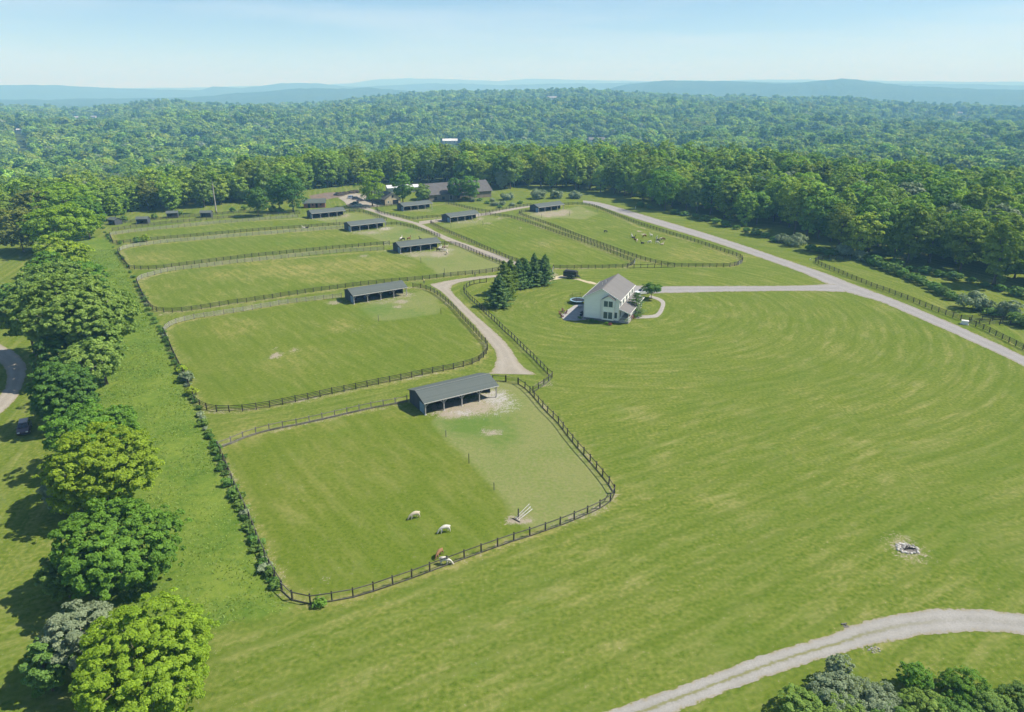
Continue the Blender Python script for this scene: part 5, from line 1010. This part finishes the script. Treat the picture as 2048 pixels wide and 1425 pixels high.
# ------------------------------------------------------------------ animals and people
def skin_mesh(name, V, E, Rd, mats, sub=1, root=0):
    me = bpy.data.meshes.new(name); me.from_pydata(V, E, []); o = bpy.data.objects.new(name, me); col.objects.link(o)
    md = o.modifiers.new('s', 'SKIN'); sv = me.skin_vertices[0].data
    for i, r in enumerate(Rd): sv[i].radius = r if hasattr(r, '__len__') else (r, r); sv[i].use_root = (i == root)
    o.modifiers.new('b', 'SUBSURF').levels = sub
    dg = bpy.context.evaluated_depsgraph_get(); out = bpy.data.meshes.new_from_object(o.evaluated_get(dg)); out.name = name
    bpy.data.objects.remove(o); bpy.data.meshes.remove(me); out.materials.clear()
    for m in mats: out.materials.append(m)
    out.polygons.foreach_set('use_smooth', [True] * len(out.polygons)); return out
FLEECE = {k: mat('fleece_' + k, c, .95, tuple(v * .75 for v in c), 9, .6) for k, c in dict(cream=(.54, .47, .36), white=(.64, .61, .54), brown=(.15, .065, .035), tan=(.27, .15, .075), dark=(.03, .026, .024)).items()}
HOOF = mat('dark_muzzle', (.10, .085, .075), .9)
def alpaca(name, pose):
    # x forward; hips at -0.42, shoulders at +0.38
    V = [(-.42, 0, .80), (0, 0, .83), (.38, 0, .80)]; E = [(0, 1), (1, 2)]; Rd = [(.20, .23), (.22, .25), (.19, .22)]
    def chain(root, pts, rad):
        p = root
        for q, r in zip(pts, rad): V.append(q); Rd.append(r); E.append((p, len(V) - 1)); p = len(V) - 1
        return p
    if pose == 'lie':
        V[:] = [(-.42, 0, .32), (0, 0, .36), (.38, 0, .34)]
        chain(2, [(.56, 0, .66), (.64, 0, .98), (.66, 0, 1.06), (.84, 0, 1.02)], [.105, .085, .095, .055])
        for s in (-1, 1): chain(2, [(.52, .13 * s, .10), (.30, .18 * s, .07)], [.08, .06]); chain(0, [(-.26, .2 * s, .12), (-.5, .2 * s, .07)], [.10, .06])
    else:
        if pose == 'graze': tip = chain(2, [(.60, .02, .66), (.80, .04, .40), (.90, .05, .20), (.98, .06, .06)], [.12, .09, .085, .05])
        else: tip = chain(2, [(.54, 0, 1.08), (.62, 0, 1.38), (.64, 0, 1.50), (.84, 0, 1.46)], [.115, .085, .10, .055])
        st = .08
        for s in (-1, 1):
            chain(2, [(.38 + st * s, .13 * s, .50), (.38 + st * 1.3 * s, .13 * s, .26), (.37 + st * 1.5 * s, .13 * s, .03)], [.10, .058, .05])
            chain(0, [(-.40 - st * s, .14 * s, .56), (-.52 - st * s, .14 * s, .30), (-.48 - st * 1.2 * s, .14 * s, .03)], [.12, .06, .05])
    # ears and tail
    hd = len(V) - 1
    h = {'graze': (.88, .05, .24), 'stand': (.62, 0, 1.54), 'lie': (.64, 0, 1.10)}[pose]
    base = [i for i, v in enumerate(V) if abs(v[0] - h[0]) < .05 and abs(v[2] - h[2]) < .09 and abs(v[1]) < .1][0]
    for s in (-1, 1): chain(base, [(h[0] - .03, s * .07 + h[1], h[2] + .07), (h[0] - .04, s * .085 + h[1], h[2] + .19)], [.03, .014])
    z0 = V[0][2]; chain(0, [(-.62, 0, z0 + .03), (-.70, 0, z0 - .16)], [.07, .04])
    return V, E, Rd
AL = {}
for pose in ('graze', 'stand', 'lie'):
    V, E, Rd = alpaca('alpaca', pose)
    for c in FLEECE: 
        if (pose, 'src') not in AL: AL[(pose, 'src')] = skin_mesh('alpaca', V, E, Rd, [FLEECE['cream']])
        m = AL[(pose, 'src')].copy(); m.materials.clear(); m.materials.append(FLEECE[c]); AL[(pose, c)] = m
def put_alpaca(x, y, pose, c, deg, label, s=1.0, group=None):
    o = tag(obj('alpaca', AL[(pose, c)], None, G(x, y), R(deg)), label, 'alpaca', group); o.scale = (s, s, s); return o
put_alpaca(830, 1037, 'graze', 'cream', 205, 'cream alpaca grazing alone at the left of the nearest paddock', 1.12)
put_alpaca(890, 1065, 'graze', 'white', 200, 'white alpaca grazing in the middle of the nearest paddock', 1.15)
put_alpaca(879, 1113, 'graze', 'tan', 240, 'tan alpaca behind the front fence', 1.05)
put_alpaca(890, 1129, 'graze', 'white', 352, 'white alpaca right behind the front fence', 1.12)
HERD = [(1211, 466, 'graze', 'dark', 20, 'dark alpaca standing apart from the herd'), (1264, 476, 'stand', 'white', 100, 'white alpaca at the left end of the herd'), (1267, 477, 'lie', 'dark', 0, 'dark alpaca lying beside the leftmost white one'), (1271, 481, 'lie', 'brown', 160, 'dark brown alpaca lying in the herd'), (1274, 484, 'graze', 'cream', 250, 'cream alpaca just below the dark brown one'),
        (1289, 475, 'graze', 'brown', 200, 'reddish brown alpaca by the dust bath'), (1302, 474, 'stand', 'white', 200, 'white alpaca standing at the back of the herd'), (1285, 488, 'lie', 'dark', 190, 'dark alpaca lying at the front of the herd'), (1299, 487, 'graze', 'white', 185, 'white alpaca grazing at the front of the herd'), (1313, 480, 'stand', 'white', 270, 'white alpaca facing the camera in the herd'),
        (1316, 484, 'graze', 'dark', 20, 'black alpaca between two white ones'), (1314, 488, 'graze', 'white', 330, 'white alpaca next to the black one'), (1322, 481, 'graze', 'cream', 190, 'cream alpaca at the right end of the herd'), (1326, 481, 'graze', 'brown', 350, 'brown alpaca at the right end of the herd'), (1324, 490, 'lie', 'cream', 20, 'small cream alpaca lying before the herd')]
for h in HERD: put_alpaca(*h[:5], h[5], 1.15, 'alpaca herd in the eighth paddock')
for h in [(876, 503, 'stand', 'dark', 200, 'dark alpaca at the shelter post'), (880, 500, 'stand', 'white', 40, 'white alpaca at the back of the group by the shelter'), (884, 503, 'stand', 'cream', 130, 'cream alpaca in the group by the shelter'), (887, 499, 'stand', 'brown', 60, 'brown alpaca in the group by the shelter'), (891, 504, 'stand', 'white', 190, 'white alpaca in front of the group by the shelter'), (894, 509, 'stand', 'cream', 100, 'cream alpaca farthest out from the shelter'), (893, 498, 'stand', 'cream', 20, 'cream alpaca behind the group by the shelter')]:
    put_alpaca(*h[:5], h[5], 1.15, 'alpacas crowding by the third shelter')
for h in [(802, 481, 'stand', 'white', 60, 'white alpaca walking in the fourth paddock'), (806, 482, 'graze', 'dark', 190, 'dark alpaca beside the walking white one'), (818, 481, 'stand', 'tan', 20, 'pale tan alpaca in the fourth paddock'), (842, 483, 'stand', 'dark', 160, 'dark alpaca partly behind the shelter roof')]:
    put_alpaca(*h[:5], h[5], 1.2, 'alpacas in the fourth paddock')
for h in [(614, 457, 'lie', 'dark', 30, 'dark alpaca lying by the fifth paddock fence'), (608, 457, 'lie', 'white', 200, 'white alpaca lying by the fifth paddock fence')]:
    put_alpaca(*h[:5], h[5], 1.15, 'alpacas by the fifth paddock fence')

SKIN_ = mat('skin', (.50, .32, .24), .6); HAIR = mat('dark_hair', (.05, .035, .025), .8)
def person(label, loc, deg, shirt, trousers, sp=.18):
    V = [(0, 0, .98), (0, 0, 1.18), (0, 0, 1.40), (.01, 0, 1.50), (.02, 0, 1.58), (.03, 0, 1.68), (.02, 0, 1.77)]; E = [(i, i + 1) for i in range(6)]; Rd = [(.15, .11), (.14, .10), (.17, .10), (.06, .06), (.075, .07), (.095, .085), (.06, .06)]
    def ch(r, pts, rad):
        p = r
        for q, k in zip(pts, rad): V.append(q); Rd.append(k); E.append((p, len(V) - 1)); p = len(V) - 1
    for s in (-1, 1):
        ch(0, [(.03 * s, .10 * s, .90), (sp * .7 * s, .11 * s, .50), (sp * 1.2 * s - .03, .11 * s, .09), (sp * 1.2 * s + .14, .12 * s, .035)], [.095, .062, .045, .035])
        ch(2, [(0, .20 * s, 1.38), (-.06 * s, .26 * s, 1.10), (.05 - .1 * s, .27 * s, .86), (.08 - .12 * s, .26 * s, .76)], [.062, .045, .036, .04])
    me = skin_mesh('person', V, E, Rd, [mat('cloth_' + label[:12], shirt, .9), mat('trousers_' + label[:12], trousers, .9), SKIN_, HAIR, mat('shoe', (.04, .04, .04), .8)])
    for p in me.polygons:
        c = p.center
        p.material_index = 4 if c.z < .08 else 1 if c.z < 1.0 and abs(c.y) < .21 else 3 if c.z > 1.72 or (c.z > 1.56 and c.x < -.02) else 2 if c.z > 1.47 or (abs(c.y) > .2 and c.z < 1.16) else 0
    return tag(obj('person', me, None, loc, R(deg)), label, 'person')
person('person in dark teal top walking along the lane beside the evergreens', G(950, 554), 170, (.03, .07, .09), (.05, .06, .08))
person('person in pale yellow top on the lane near the second shelter', G(848, 568), -60, (.55, .50, .22), (.06, .07, .10))

# ------------------------------------------------------------------ vehicles
RUB = mat('tyre', (.018, .018, .018), .9); RIM = mat('rim', (.45, .46, .47), .35, metal=.8); CGLASS = mat('car_glass', (.02, .028, .035), .05, None, 1, spec=.8); LIGHT = mat('lamp_glass', (.75, .75, .72), .15); REDL = mat('tail_lamp', (.35, .02, .02), .2); BLKP = mat('black_plastic', (.02, .02, .02), .6)
def paint(n, c): return mat('paint_' + n, c, .28, tuple(v * .97 for v in c), 1, coat=.6, spec=.5)
def car(label, loc, deg, pm, kind='suv', group=None, s=1.0):
    o = thing('parked_car', label, 'car', loc, R(deg), group); o.scale = (s, s, s)
    suv = kind == 'suv'; hl, hw, hb, ht = 2.3, .92, (1.02 if suv else .9), (1.68 if suv else 1.44)
    # lower body: lofted outline rings from sill to belt
    prof = [(-hl, .30), (-hl - .03, .62), (-hl + .04, hb - .04), (-1.5, hb), (.9, hb), (1.55, hb - .06), (hl - .12, hb - .2), (hl + .02, .66), (hl, .32), (1.95, .22), (-1.95, .22)]
    b = MB(); n = len(prof); V = []
    for y, k in ((-hw, .965), (-hw * .86, 1), (hw * .86, 1), (hw, .965)):
        for x, z in prof: V.append((x * k, y, .22 + (z - .22) * (k if abs(y) > hw * .9 else 1)))
    Fc = [tuple(range(n)), tuple(range(4 * n - 1, 3 * n - 1, -1))]
    for r_ in range(3): Fc += [(r_ * n + i, r_ * n + (i + 1) % n, (r_ + 1) * n + (i + 1) % n, (r_ + 1) * n + i) for i in range(n)]
    b.add(V, Fc)
    rb, rf_ = (-2.15, -1.85) if suv else (-1.75, -1.05)
    top = [(rf_ if 0 else 1.0, hb - .02), (.25, ht), (rf_, ht), (rb, hb - .02)]
    V = []
    for x, z in top: w = hw * .93 if z < ht - .1 else hw * .74; V += [(x, -w, z), (x, w, z)]
    b.add(V, [(0, 1, 3, 2), (2, 3, 5, 4), (4, 5, 7, 6), (6, 7, 1, 0), (0, 2, 4, 6), (1, 7, 5, 3)]); body = b.build('body', pm, o)
    def pane(pts, off, nm='window'):
        c = sum((Vector(p) for p in pts), Vector()) / len(pts); g = MB(); q = [Vector(p) * .86 + c * .14 + Vector(off) for p in pts]; q2 = [p - Vector(off) * 1.3 for p in q]; k = len(q)
        g.add(q + q2, [tuple(range(k)), tuple(range(2 * k - 1, k - 1, -1))] + [(i, (i + 1) % k, k + (i + 1) % k, k + i) for i in range(k)]); g.build(nm, CGLASS, o)
    wl, wu = hw * .93, hw * .74
    pane([(1.0, -wl, hb), (1.0, wl, hb), (.25, wu, ht), (.25, -wu, ht)], (.03, 0, .03), 'windscreen'); pane([(rb, -wl, hb), (rb, wl, hb), (rf_, wu, ht), (rf_, -wu, ht)], (-.03, 0, .02), 'rear_window')
    for s_ in (-1, 1):
        for xa, xb, xc, xd in ((.95, -.35, -.35, .25), (-.42, rb + .05, rf_, -.42)): pane([(xa, wl * s_, hb + .01), (xb, wl * s_, hb + .01), (xc, wu * s_, ht - .03), (xd, wu * s_, ht - .03)], (0, .02 * s_, .008), 'side_window')
        MB().box((hl - .04, .62 * s_, .70), (.14, .36, .16)).build('headlight', LIGHT, o); MB().box((-hl + .0, .70 * s_, .82), (.1, .26, .24)).build('tail_light', REDL, o); MB().box((.78, (hw + .07) * s_, hb + .02), (.16, .2, .13)).build('mirror', pm, o)
        for x in (-1.42, 1.42):
            w = MB().tube([(x, (hw - .17) * s_, .34), (x, (hw + .012) * s_, .34)], .34, 14).build('wheel', RUB, o); MB().tube([(x, (hw - .05) * s_, .34), (x, (hw + .03) * s_, .34)], .21, 10).build('rim', RIM, w)
    MB().box((hl + .0, 0, .42), (.1, 1.5, .2)).build('bumper', BLKP, o); MB().box((-hl, 0, .42), (.1, 1.5, .2)).build('bumper', BLKP, o)
    return o
car('dark maroon estate car parked in tree shade on the left lawn', G(50, 862), -62, paint('maroon', (.055, .022, .026)), 'suv')
car('white car parked beside the house driveway', G(1284, 588), 200, paint('white', (.78, .79, .80)), 'car')
car('pale blue-grey car parked farthest back in the yard', G(704, 397.5), 20, paint('paleblue', (.32, .38, .50)), 'suv', 'cars in the yard')
car('dark car next to the pale blue-grey one in the yard', G(713, 399.5), 25, paint('dark', (.03, .032, .045)), 'suv', 'cars in the yard')
car('dark blue-green car parked nearest the lawn in the yard', G(709, 410), 165, paint('teal', (.03, .06, .075)), 'suv', 'cars in the yard')
car('greenish pale car parked beside the dark blue-green one', G(717, 413), 165, paint('palegreen', (.45, .52, .38)), 'car', 'cars in the yard')
car('dark car parked close to the tall yard tree', G(722, 403), 40, paint('dark2', (.05, .04, .04)), 'car', 'cars in the yard')
# black trailer by the evergreens
o = thing('trailer', 'black dump trailer parked behind the house lawn', 'trailer', G(1141, 556), R(-22)); TB = mat('trailer_black', (.012, .013, .016), .35, (.02, .02, .024), 2, coat=.3); TG = mat('trailer_rib', (.07, .075, .085), .5)
bx = MB()
for y in (-1.0, 1.0): bx.box((0, y, 1.35), (4.3, .08, 1.5))
bx.box((-2.11, 0, 1.35), (.08, 1.9, 1.5)); bx.box((2.11, 0, 1.35), (.08, 1.9, 1.5)); bx.box((0, 0, .66), (4.3, 2.0, .12)); bx.build('bin', TB, o)
for y in (-1.06, 1.06):
    for z in (1.35, 2.12): MB().box((0, y, z), (4.4, .1, .12)).build('side_rail', TG, o)
for k in range(6):
    for y in (-1.065, 1.065): MB().box((-2.05 + .82 * k, y, 1.38), (.09, .06, 1.4)).build('rib', TB, o)
MB().extr([(-2.1, 2.2), (-1.7, 2.45), (1.6, 2.45), (2.1, 2.2)], -.8, .8, 'y').build('tarp', mat('dark_tarp', (.02, .022, .028), .6, (.035, .037, .045), 3, .4), o)
MB().box((1.3, -1.11, 1.0), (.85, .01, .14)).build('lettering', mat('pale_decal', (.6, .62, .66), .6), o)
for x in (-.5, .45):
    for y in (-1.16, 1.16): w = MB().tube([(x, y - .11, .38), (x, y + .11, .38)], .38, 14).build('wheel', RUB, o); MB().tube([(x, y - .12, .38), (x, y + .12, .38)], .2, 10).build('rim', RIM, w)
    for y in (-1.16, 1.16): MB().box((x, y, .82), (.85, .26, .06)).build('mudguard', TB, o)
t = MB(); t.bar((2.1, -.6, .55), (3.4, 0, .5), .1, .12); t.bar((2.1, .6, .55), (3.4, 0, .5), .1, .12); t.box((3.45, 0, .5), (.25, .14, .14)); t.build('tongue', TB, o); MB().tube([(3.0, 0, .05), (3.0, 0, .95)], .05, 8).build('jack', TG, o); MB().box((2.55, 0, .85), (.5, .7, .45)).build('pump_box', TG, o)

# ------------------------------------------------------------------ garden things
NET = None
o = thing('trampoline', 'round trampoline with pale blue rim and safety net behind the house', 'trampoline', G(1156, 606)); rr_ = 2.35
def disc(r0, r1, z, n=28):
    V = []; Fc = []
    for k in range(n): a = 2 * math.pi * k / n; V += [(r0 * math.cos(a), r0 * math.sin(a), z), (r1 * math.cos(a), r1 * math.sin(a), z), (r0 * math.cos(a), r0 * math.sin(a), z - .05), (r1 * math.cos(a), r1 * math.sin(a), z - .05)]
    for k in range(n): i, j = 4 * k, 4 * ((k + 1) % n); Fc += [(i, i + 1, j + 1, j), (i + 2, j + 2, j + 3, i + 3), (i + 1, i + 3, j + 3, j + 1), (i, j, j + 2, i + 2)]
    return MB().add(V, Fc)
disc(1.85, rr_, .92).build('rim_pad', mat('pale_blue_vinyl', (.30, .48, .60), .5), o); disc(.01, 1.86, .88).build('mat', mat('jump_mat', (.03, .035, .045), .7), o)
nm = bpy.data.materials.new('safety_net'); nm.use_nodes = True; nN = nm.node_tree.nodes; nL = nm.node_tree.links; tb = nN.new('ShaderNodeBsdfTransparent'); ms = nN.new('ShaderNodeMixShader'); ms.inputs[0].default_value = .16; nN['Principled BSDF'].inputs['Base Color'].default_value = (.02, .03, .03, 1); nL.new(tb.outputs[0], ms.inputs[1]); nL.new(nN['Principled BSDF'].outputs[0], ms.inputs[2]); nL.new(ms.outputs[0], nN['Material Output'].inputs[0])
MB().tube([(0, 0, .95), (0, 0, 2.5)], 1.95, 28, cap=False).build('net', nm, o)
for k in range(6):
    a = 2 * math.pi * k / 6 + .2; x, y = rr_ * math.cos(a), rr_ * math.sin(a)
    MB().tube([(x, y, .9), (x, y, 2.6)], .045, 6).build('net_pole', BLKP, o); MB().tube([(x, y, .9), (x, y, 0)], .04, 6).build('leg', RIM, o)
# patio
pp = pxpoly([(1122, 634), (1133, 622), (1148, 612), (1163, 606), (1172, 612), (1172, 640), (1150, 642), (1128, 641)]); mb = MB(); n = len(pp); mb.add([(p.x, p.y, .06) for p in pp] + [(p.x, p.y, -.05) for p in pp], [tuple(range(n))] + [(i, (i + 1) % n, n + (i + 1) % n, n + i) for i in range(n)]); tag(mb.build('patio', mat('flagstone', (.36, .345, .33), .9, (.26, .25, .24), .9, .3)), 'grey stone patio behind the house', None, None, 'structure')
def armchair(label, loc, deg, m, group=None):
    o = thing('garden_chair', label, 'chair', loc, R(deg), group)
    for k in range(4): MB().box((.16 * k - .2, 0, .36 - .035 * (3 - k)), (.14, .5, .025)).build('seat_slat', m, o)
    for k in range(5): y = -.2 + .1 * k; MB().bar((-.24, y, .30), (-.52, y * 1.25, 1.02 - abs(k - 2) * .05), .085, .022, up=(1, 0, 0)).build('back_slat', m, o)
    for s in (-1, 1):
        MB().box((.02, .32 * s, .56), (.75, .13, .03)).build('armrest', m, o); MB().box((.32, .3 * s, .28), (.06, .05, .55)).build('leg', m, o); MB().bar((.32, .27 * s, .33), (-.55, .27 * s, .03), .04, .1).build('leg', m, o)
    return o
PB = mat('pale_blue_paint', (.52, .60, .70), .6); RB = mat('red_brown_paint', (.16, .055, .045), .6)
for i, (x, y, d) in enumerate([(1028, 583, -30), (1034, 580, -70), (1039, 579, -110)]): armchair(['pale blue garden chair at the left of three by the evergreens', 'middle pale blue garden chair by the evergreens', 'pale blue garden chair at the right of three by the evergreens'][i], G(x, y), d, PB, 'pale blue garden chairs')
for i, (x, y, d) in enumerate([(1121, 629, -30), (1126, 624, -70), (1131, 628, -150), (1124, 635, 40)]): armchair(['red-brown garden chair on the lawn side of the fire pit', 'red-brown garden chair behind the fire pit', 'red-brown garden chair facing the lawn', 'red-brown garden chair nearest the camera by the fire pit'][i], G(x, y), d, RB, 'red-brown garden chairs at the patio corner')
def stone_ring(name, label, cat, loc, r, n, sz, m, extra=0, seed=1):
    o = thing(name, label, cat, loc); q = random.Random(seed); protos = []
    for k in range(5):
        bm = bmesh.new(); bmesh.ops.create_icosphere(bm, subdivisions=1, radius=1)
        for v in bm.verts: v.co = Vector((v.co.x * q.uniform(.8, 1.2), v.co.y * q.uniform(.7, 1.0), v.co.z * q.uniform(.5, .75)))
        me = bpy.data.meshes.new('stone'); bm.to_mesh(me); bm.free(); me.materials.append(m[k % len(m)]); protos.append(me)
    for k in range(n + extra):
        a = 2 * math.pi * k / n + q.uniform(-.15, .15); rr2 = r * q.uniform(.86, 1.1) if k < n else r * q.uniform(.2, .8); s = sz * q.uniform(.6, 1.25)
        st = obj('stone', q.choice(protos), o, (rr2 * 1.25 * math.cos(a), rr2 * math.sin(a), s * .28), q.uniform(0, 6)); st.scale = (s, s, s)
    return o
ST = [mat('pale_stone', (.52, .50, .46), .95, (.36, .34, .31), 5, .4), mat('grey_stone', (.34, .33, .31), .95, (.2, .2, .19), 5, .4), mat('white_stone', (.62, .60, .56), .95, (.45, .43, .4), 5, .4)]
o = stone_ring('fire_ring', 'ring of pale stones round an ash pit in the big lawn', 'fire pit', G(1815, 1098), 1.05, 26, .22, ST, 14, 4)
mb = MB(); mb.add([(1.25 * math.cos(a) * 1.02, 1.02 * math.sin(a), .035) for a in np.linspace(0, 6.28, 20)[:-1]], [tuple(range(19))]); mb.build('ash_bed', mat('ash', (.22, .20, .18), .98, (.09, .085, .08), 2.2, .5), o)
for k in range(4): MB().bar((-.5 + .3 * k, -.3 + .1 * k, .12), (.1 + .25 * k, .35 - .2 * k, .2), .12, .12).build('charred_log', mat('char', (.02, .018, .017), .95), o)
o = stone_ring('fire_ring', 'small stone fire pit at the patio corner', 'fire pit', G(1127, 630), .55, 12, .2, ST[:2], 0, 6)
stone_ring('stone_pile', 'flat pile of stones on the grass by the corner road', 'stones', G(1746, 1299), .5, 9, .12, ST[1:2], 9, 8)
# culvert with a stone headwall
o = thing('culvert', 'small concrete culvert at the edge of the corner road', 'culvert', G(1688, 1249), R(12)); o.scale = (.5, .5, .45)
MB().box((0, 0, .12), (1.3, .3, .3)).build('headwall', mat('old_concrete', (.15, .14, .125), .95, (.1, .095, .09), 3, .3), o); MB().tube([(0, -.05, .1), (0, -.6, .05)], .17, 10).build('pipe', mat('dark_pipe', (.05, .05, .05), .8), o); MB().box((0, -.75, .03), (1.1, .8, .1)).build('apron', mat('old_concrete', (.15, .14, .125)), o)
# leaning hay rack at the front paddock corner
o = thing('hay_rack', 'leaning metal hay rack on bare ground in the nearest paddock', 'rack', G(1041, 1036), R(48)); SR = mat('rack_metal', (.42, .43, .42), .5, (.25, .25, .25), 5, metal=.4)
for k in range(3): MB().tube([(-.8, -.3 + .28 * k, .12 + .06 * k), (2.2, -.3 + .28 * k, .50 + .30 * k)], .045, 6).build('bar', SR, o)
for x in (-.7, .6, 2.0): MB().tube([(x, -.3, .13 + .15 * (x + .7)), (x, .3, .33 + .25 * (x + .7))], .03, 6).build('crossbar', SR, o)
MB().box((-.35, .1, .75), (.13, .13, 1.7)).build('post', BLACKW, o); MB().bar((-.9, .7, .06), (-.9, -.7, .06), .12, .1).build('skid', BLACKW, o); MB().tube([(2.0, .2, 0), (2.0, .2, .95)], .03, 6).build('leg', SR, o)
# white utility box by the driveway
o = thing('utility_box', 'white utility box between the fences by the driveway', 'box', G(1929, 649), R(-30)); MB().box((0, 0, .5), (1.5, 1.1, .9)).build('cabinet', WHITE, o); MB().box((0, 0, .98), (1.6, 1.2, .08)).build('lid', mat('pale_lid', (.66, .67, .64), .6), o); MB().box((0, 0, .04), (1.9, 1.5, .1)).build('pad', CONC, o)
o = thing('marker_post', 'short white marker post on the verge by the driveway head', 'post', G(1271, 418)); MB().box((0, 0, .5), (.22, .22, 1.0)).build('shaft', WHITE, o); MB().box((0, 0, 1.03), (.3, .3, .08)).build('cap', WHITE, o)
o = thing('marker_post', 'small pale marker at the end of the strip fence', 'post', G(1620, 521)); MB().box((0, 0, .3), (.2, .2, .6)).build('shaft', WHITE, o); MB().box((0, 0, .63), (.26, .26, .06)).build('cap', WHITE, o)
# dark compost heaps beside the yard
for i, (x, y, w, h) in enumerate([(678, 391, 4.6, 1.8), (690, 389, 3.6, 1.5), (702, 387, 4.2, 1.6), (712, 386, 3.6, 1.7)]):
    bm = bmesh.new(); bmesh.ops.create_icosphere(bm, subdivisions=3, radius=1); q = random.Random(i)
    for v in bm.verts:
        k = 1 + .22 * float(vnoise(np.array([v.co.x * 2.4 + i * 9]), np.array([v.co.y * 2.4 + v.co.z * 2]), i)[0]); v.co = Vector((v.co.x * w * .7 * k, v.co.y * w * .45 * k, max(-.05, v.co.z * h * k)))
    me = bpy.data.meshes.new('compost_heap'); bm.to_mesh(me); bm.free(); me.materials.append(mat('compost', (.035, .028, .022), .98, (.075, .06, .045), 2, .8))
    tag(obj('compost_heap', me, None, G(x, y)), ['dark compost heap nearest the brick stable', 'small dark compost heap in the middle of the row', 'dark compost heap behind the parked cars', 'dark compost heap at the barn end of the row'][i], 'heap', 'compost heaps')
pp = pxpoly([(618, 392), (650, 386), (690, 384), (716, 380), (718, 386), (690, 393), (655, 399), (625, 401)]); n = len(pp); tag(MB().add([(p.x, p.y, .025) for p in pp], [tuple(range(n))]).build('dirt_yard', mat('brown_earth', (.20, .15, .115), .98, (.12, .09, .07), .4, .5)), 'bare brown earth yard beside the compost heaps', None, None, 'structure')
# patio table and grill in the house shade
o = thing('garden_table', 'round garden table in the shade of the house', 'table', G(1160, 616)); MB().tube([(0, 0, .70), (0, 0, .74)], .6, 18).build('table_top', mat('grey_top', (.4, .41, .43), .5), o)
for k in range(4): a = k * math.pi / 2; MB().tube([(.42 * math.cos(a), .42 * math.sin(a), 0), (.3 * math.cos(a), .3 * math.sin(a), .7)], .03, 6).build('leg', BLKP, o)
o = thing('barbecue', 'dark barbecue on the patio against the house', 'barbecue', G(1163, 632), R(60)); MB().box((0, 0, .5), (1.1, .55, .8)).build('cabinet', BLKP, o); MB().tube([(-.5, 0, .95), (.5, 0, .95)], .28, 12).build('lid', BLKP, o)
for s_ in (-1, 1): MB().box((.75 * s_, 0, .88), (.4, .5, .04)).build('side_shelf', RIM, o)

# ------------------------------------------------------------------ the hazy air between here and the hills
hm = bpy.data.materials.new('haze'); hm.use_nodes = True; hN = hm.node_tree.nodes; hN.remove(hN['Principled BSDF']); hv = hN.new('ShaderNodeVolumePrincipled')
hv.inputs['Color'].default_value = (0.27, 0.59, 1.0, 1); hv.inputs['Absorption Color'].default_value = (0.82, 0.82, 0.82, 1); hv.inputs['Density'].default_value = HAZE; hv.inputs['Anisotropy'].default_value = 0.0
hm.node_tree.links.new(hv.outputs[0], hN['Material Output'].inputs['Volume'])
tag(MB().box((0, 7600, 110), (36000, 19000, 520)).build('haze', hm), 'thin blue summer haze over the valley', None, None, 'stuff')
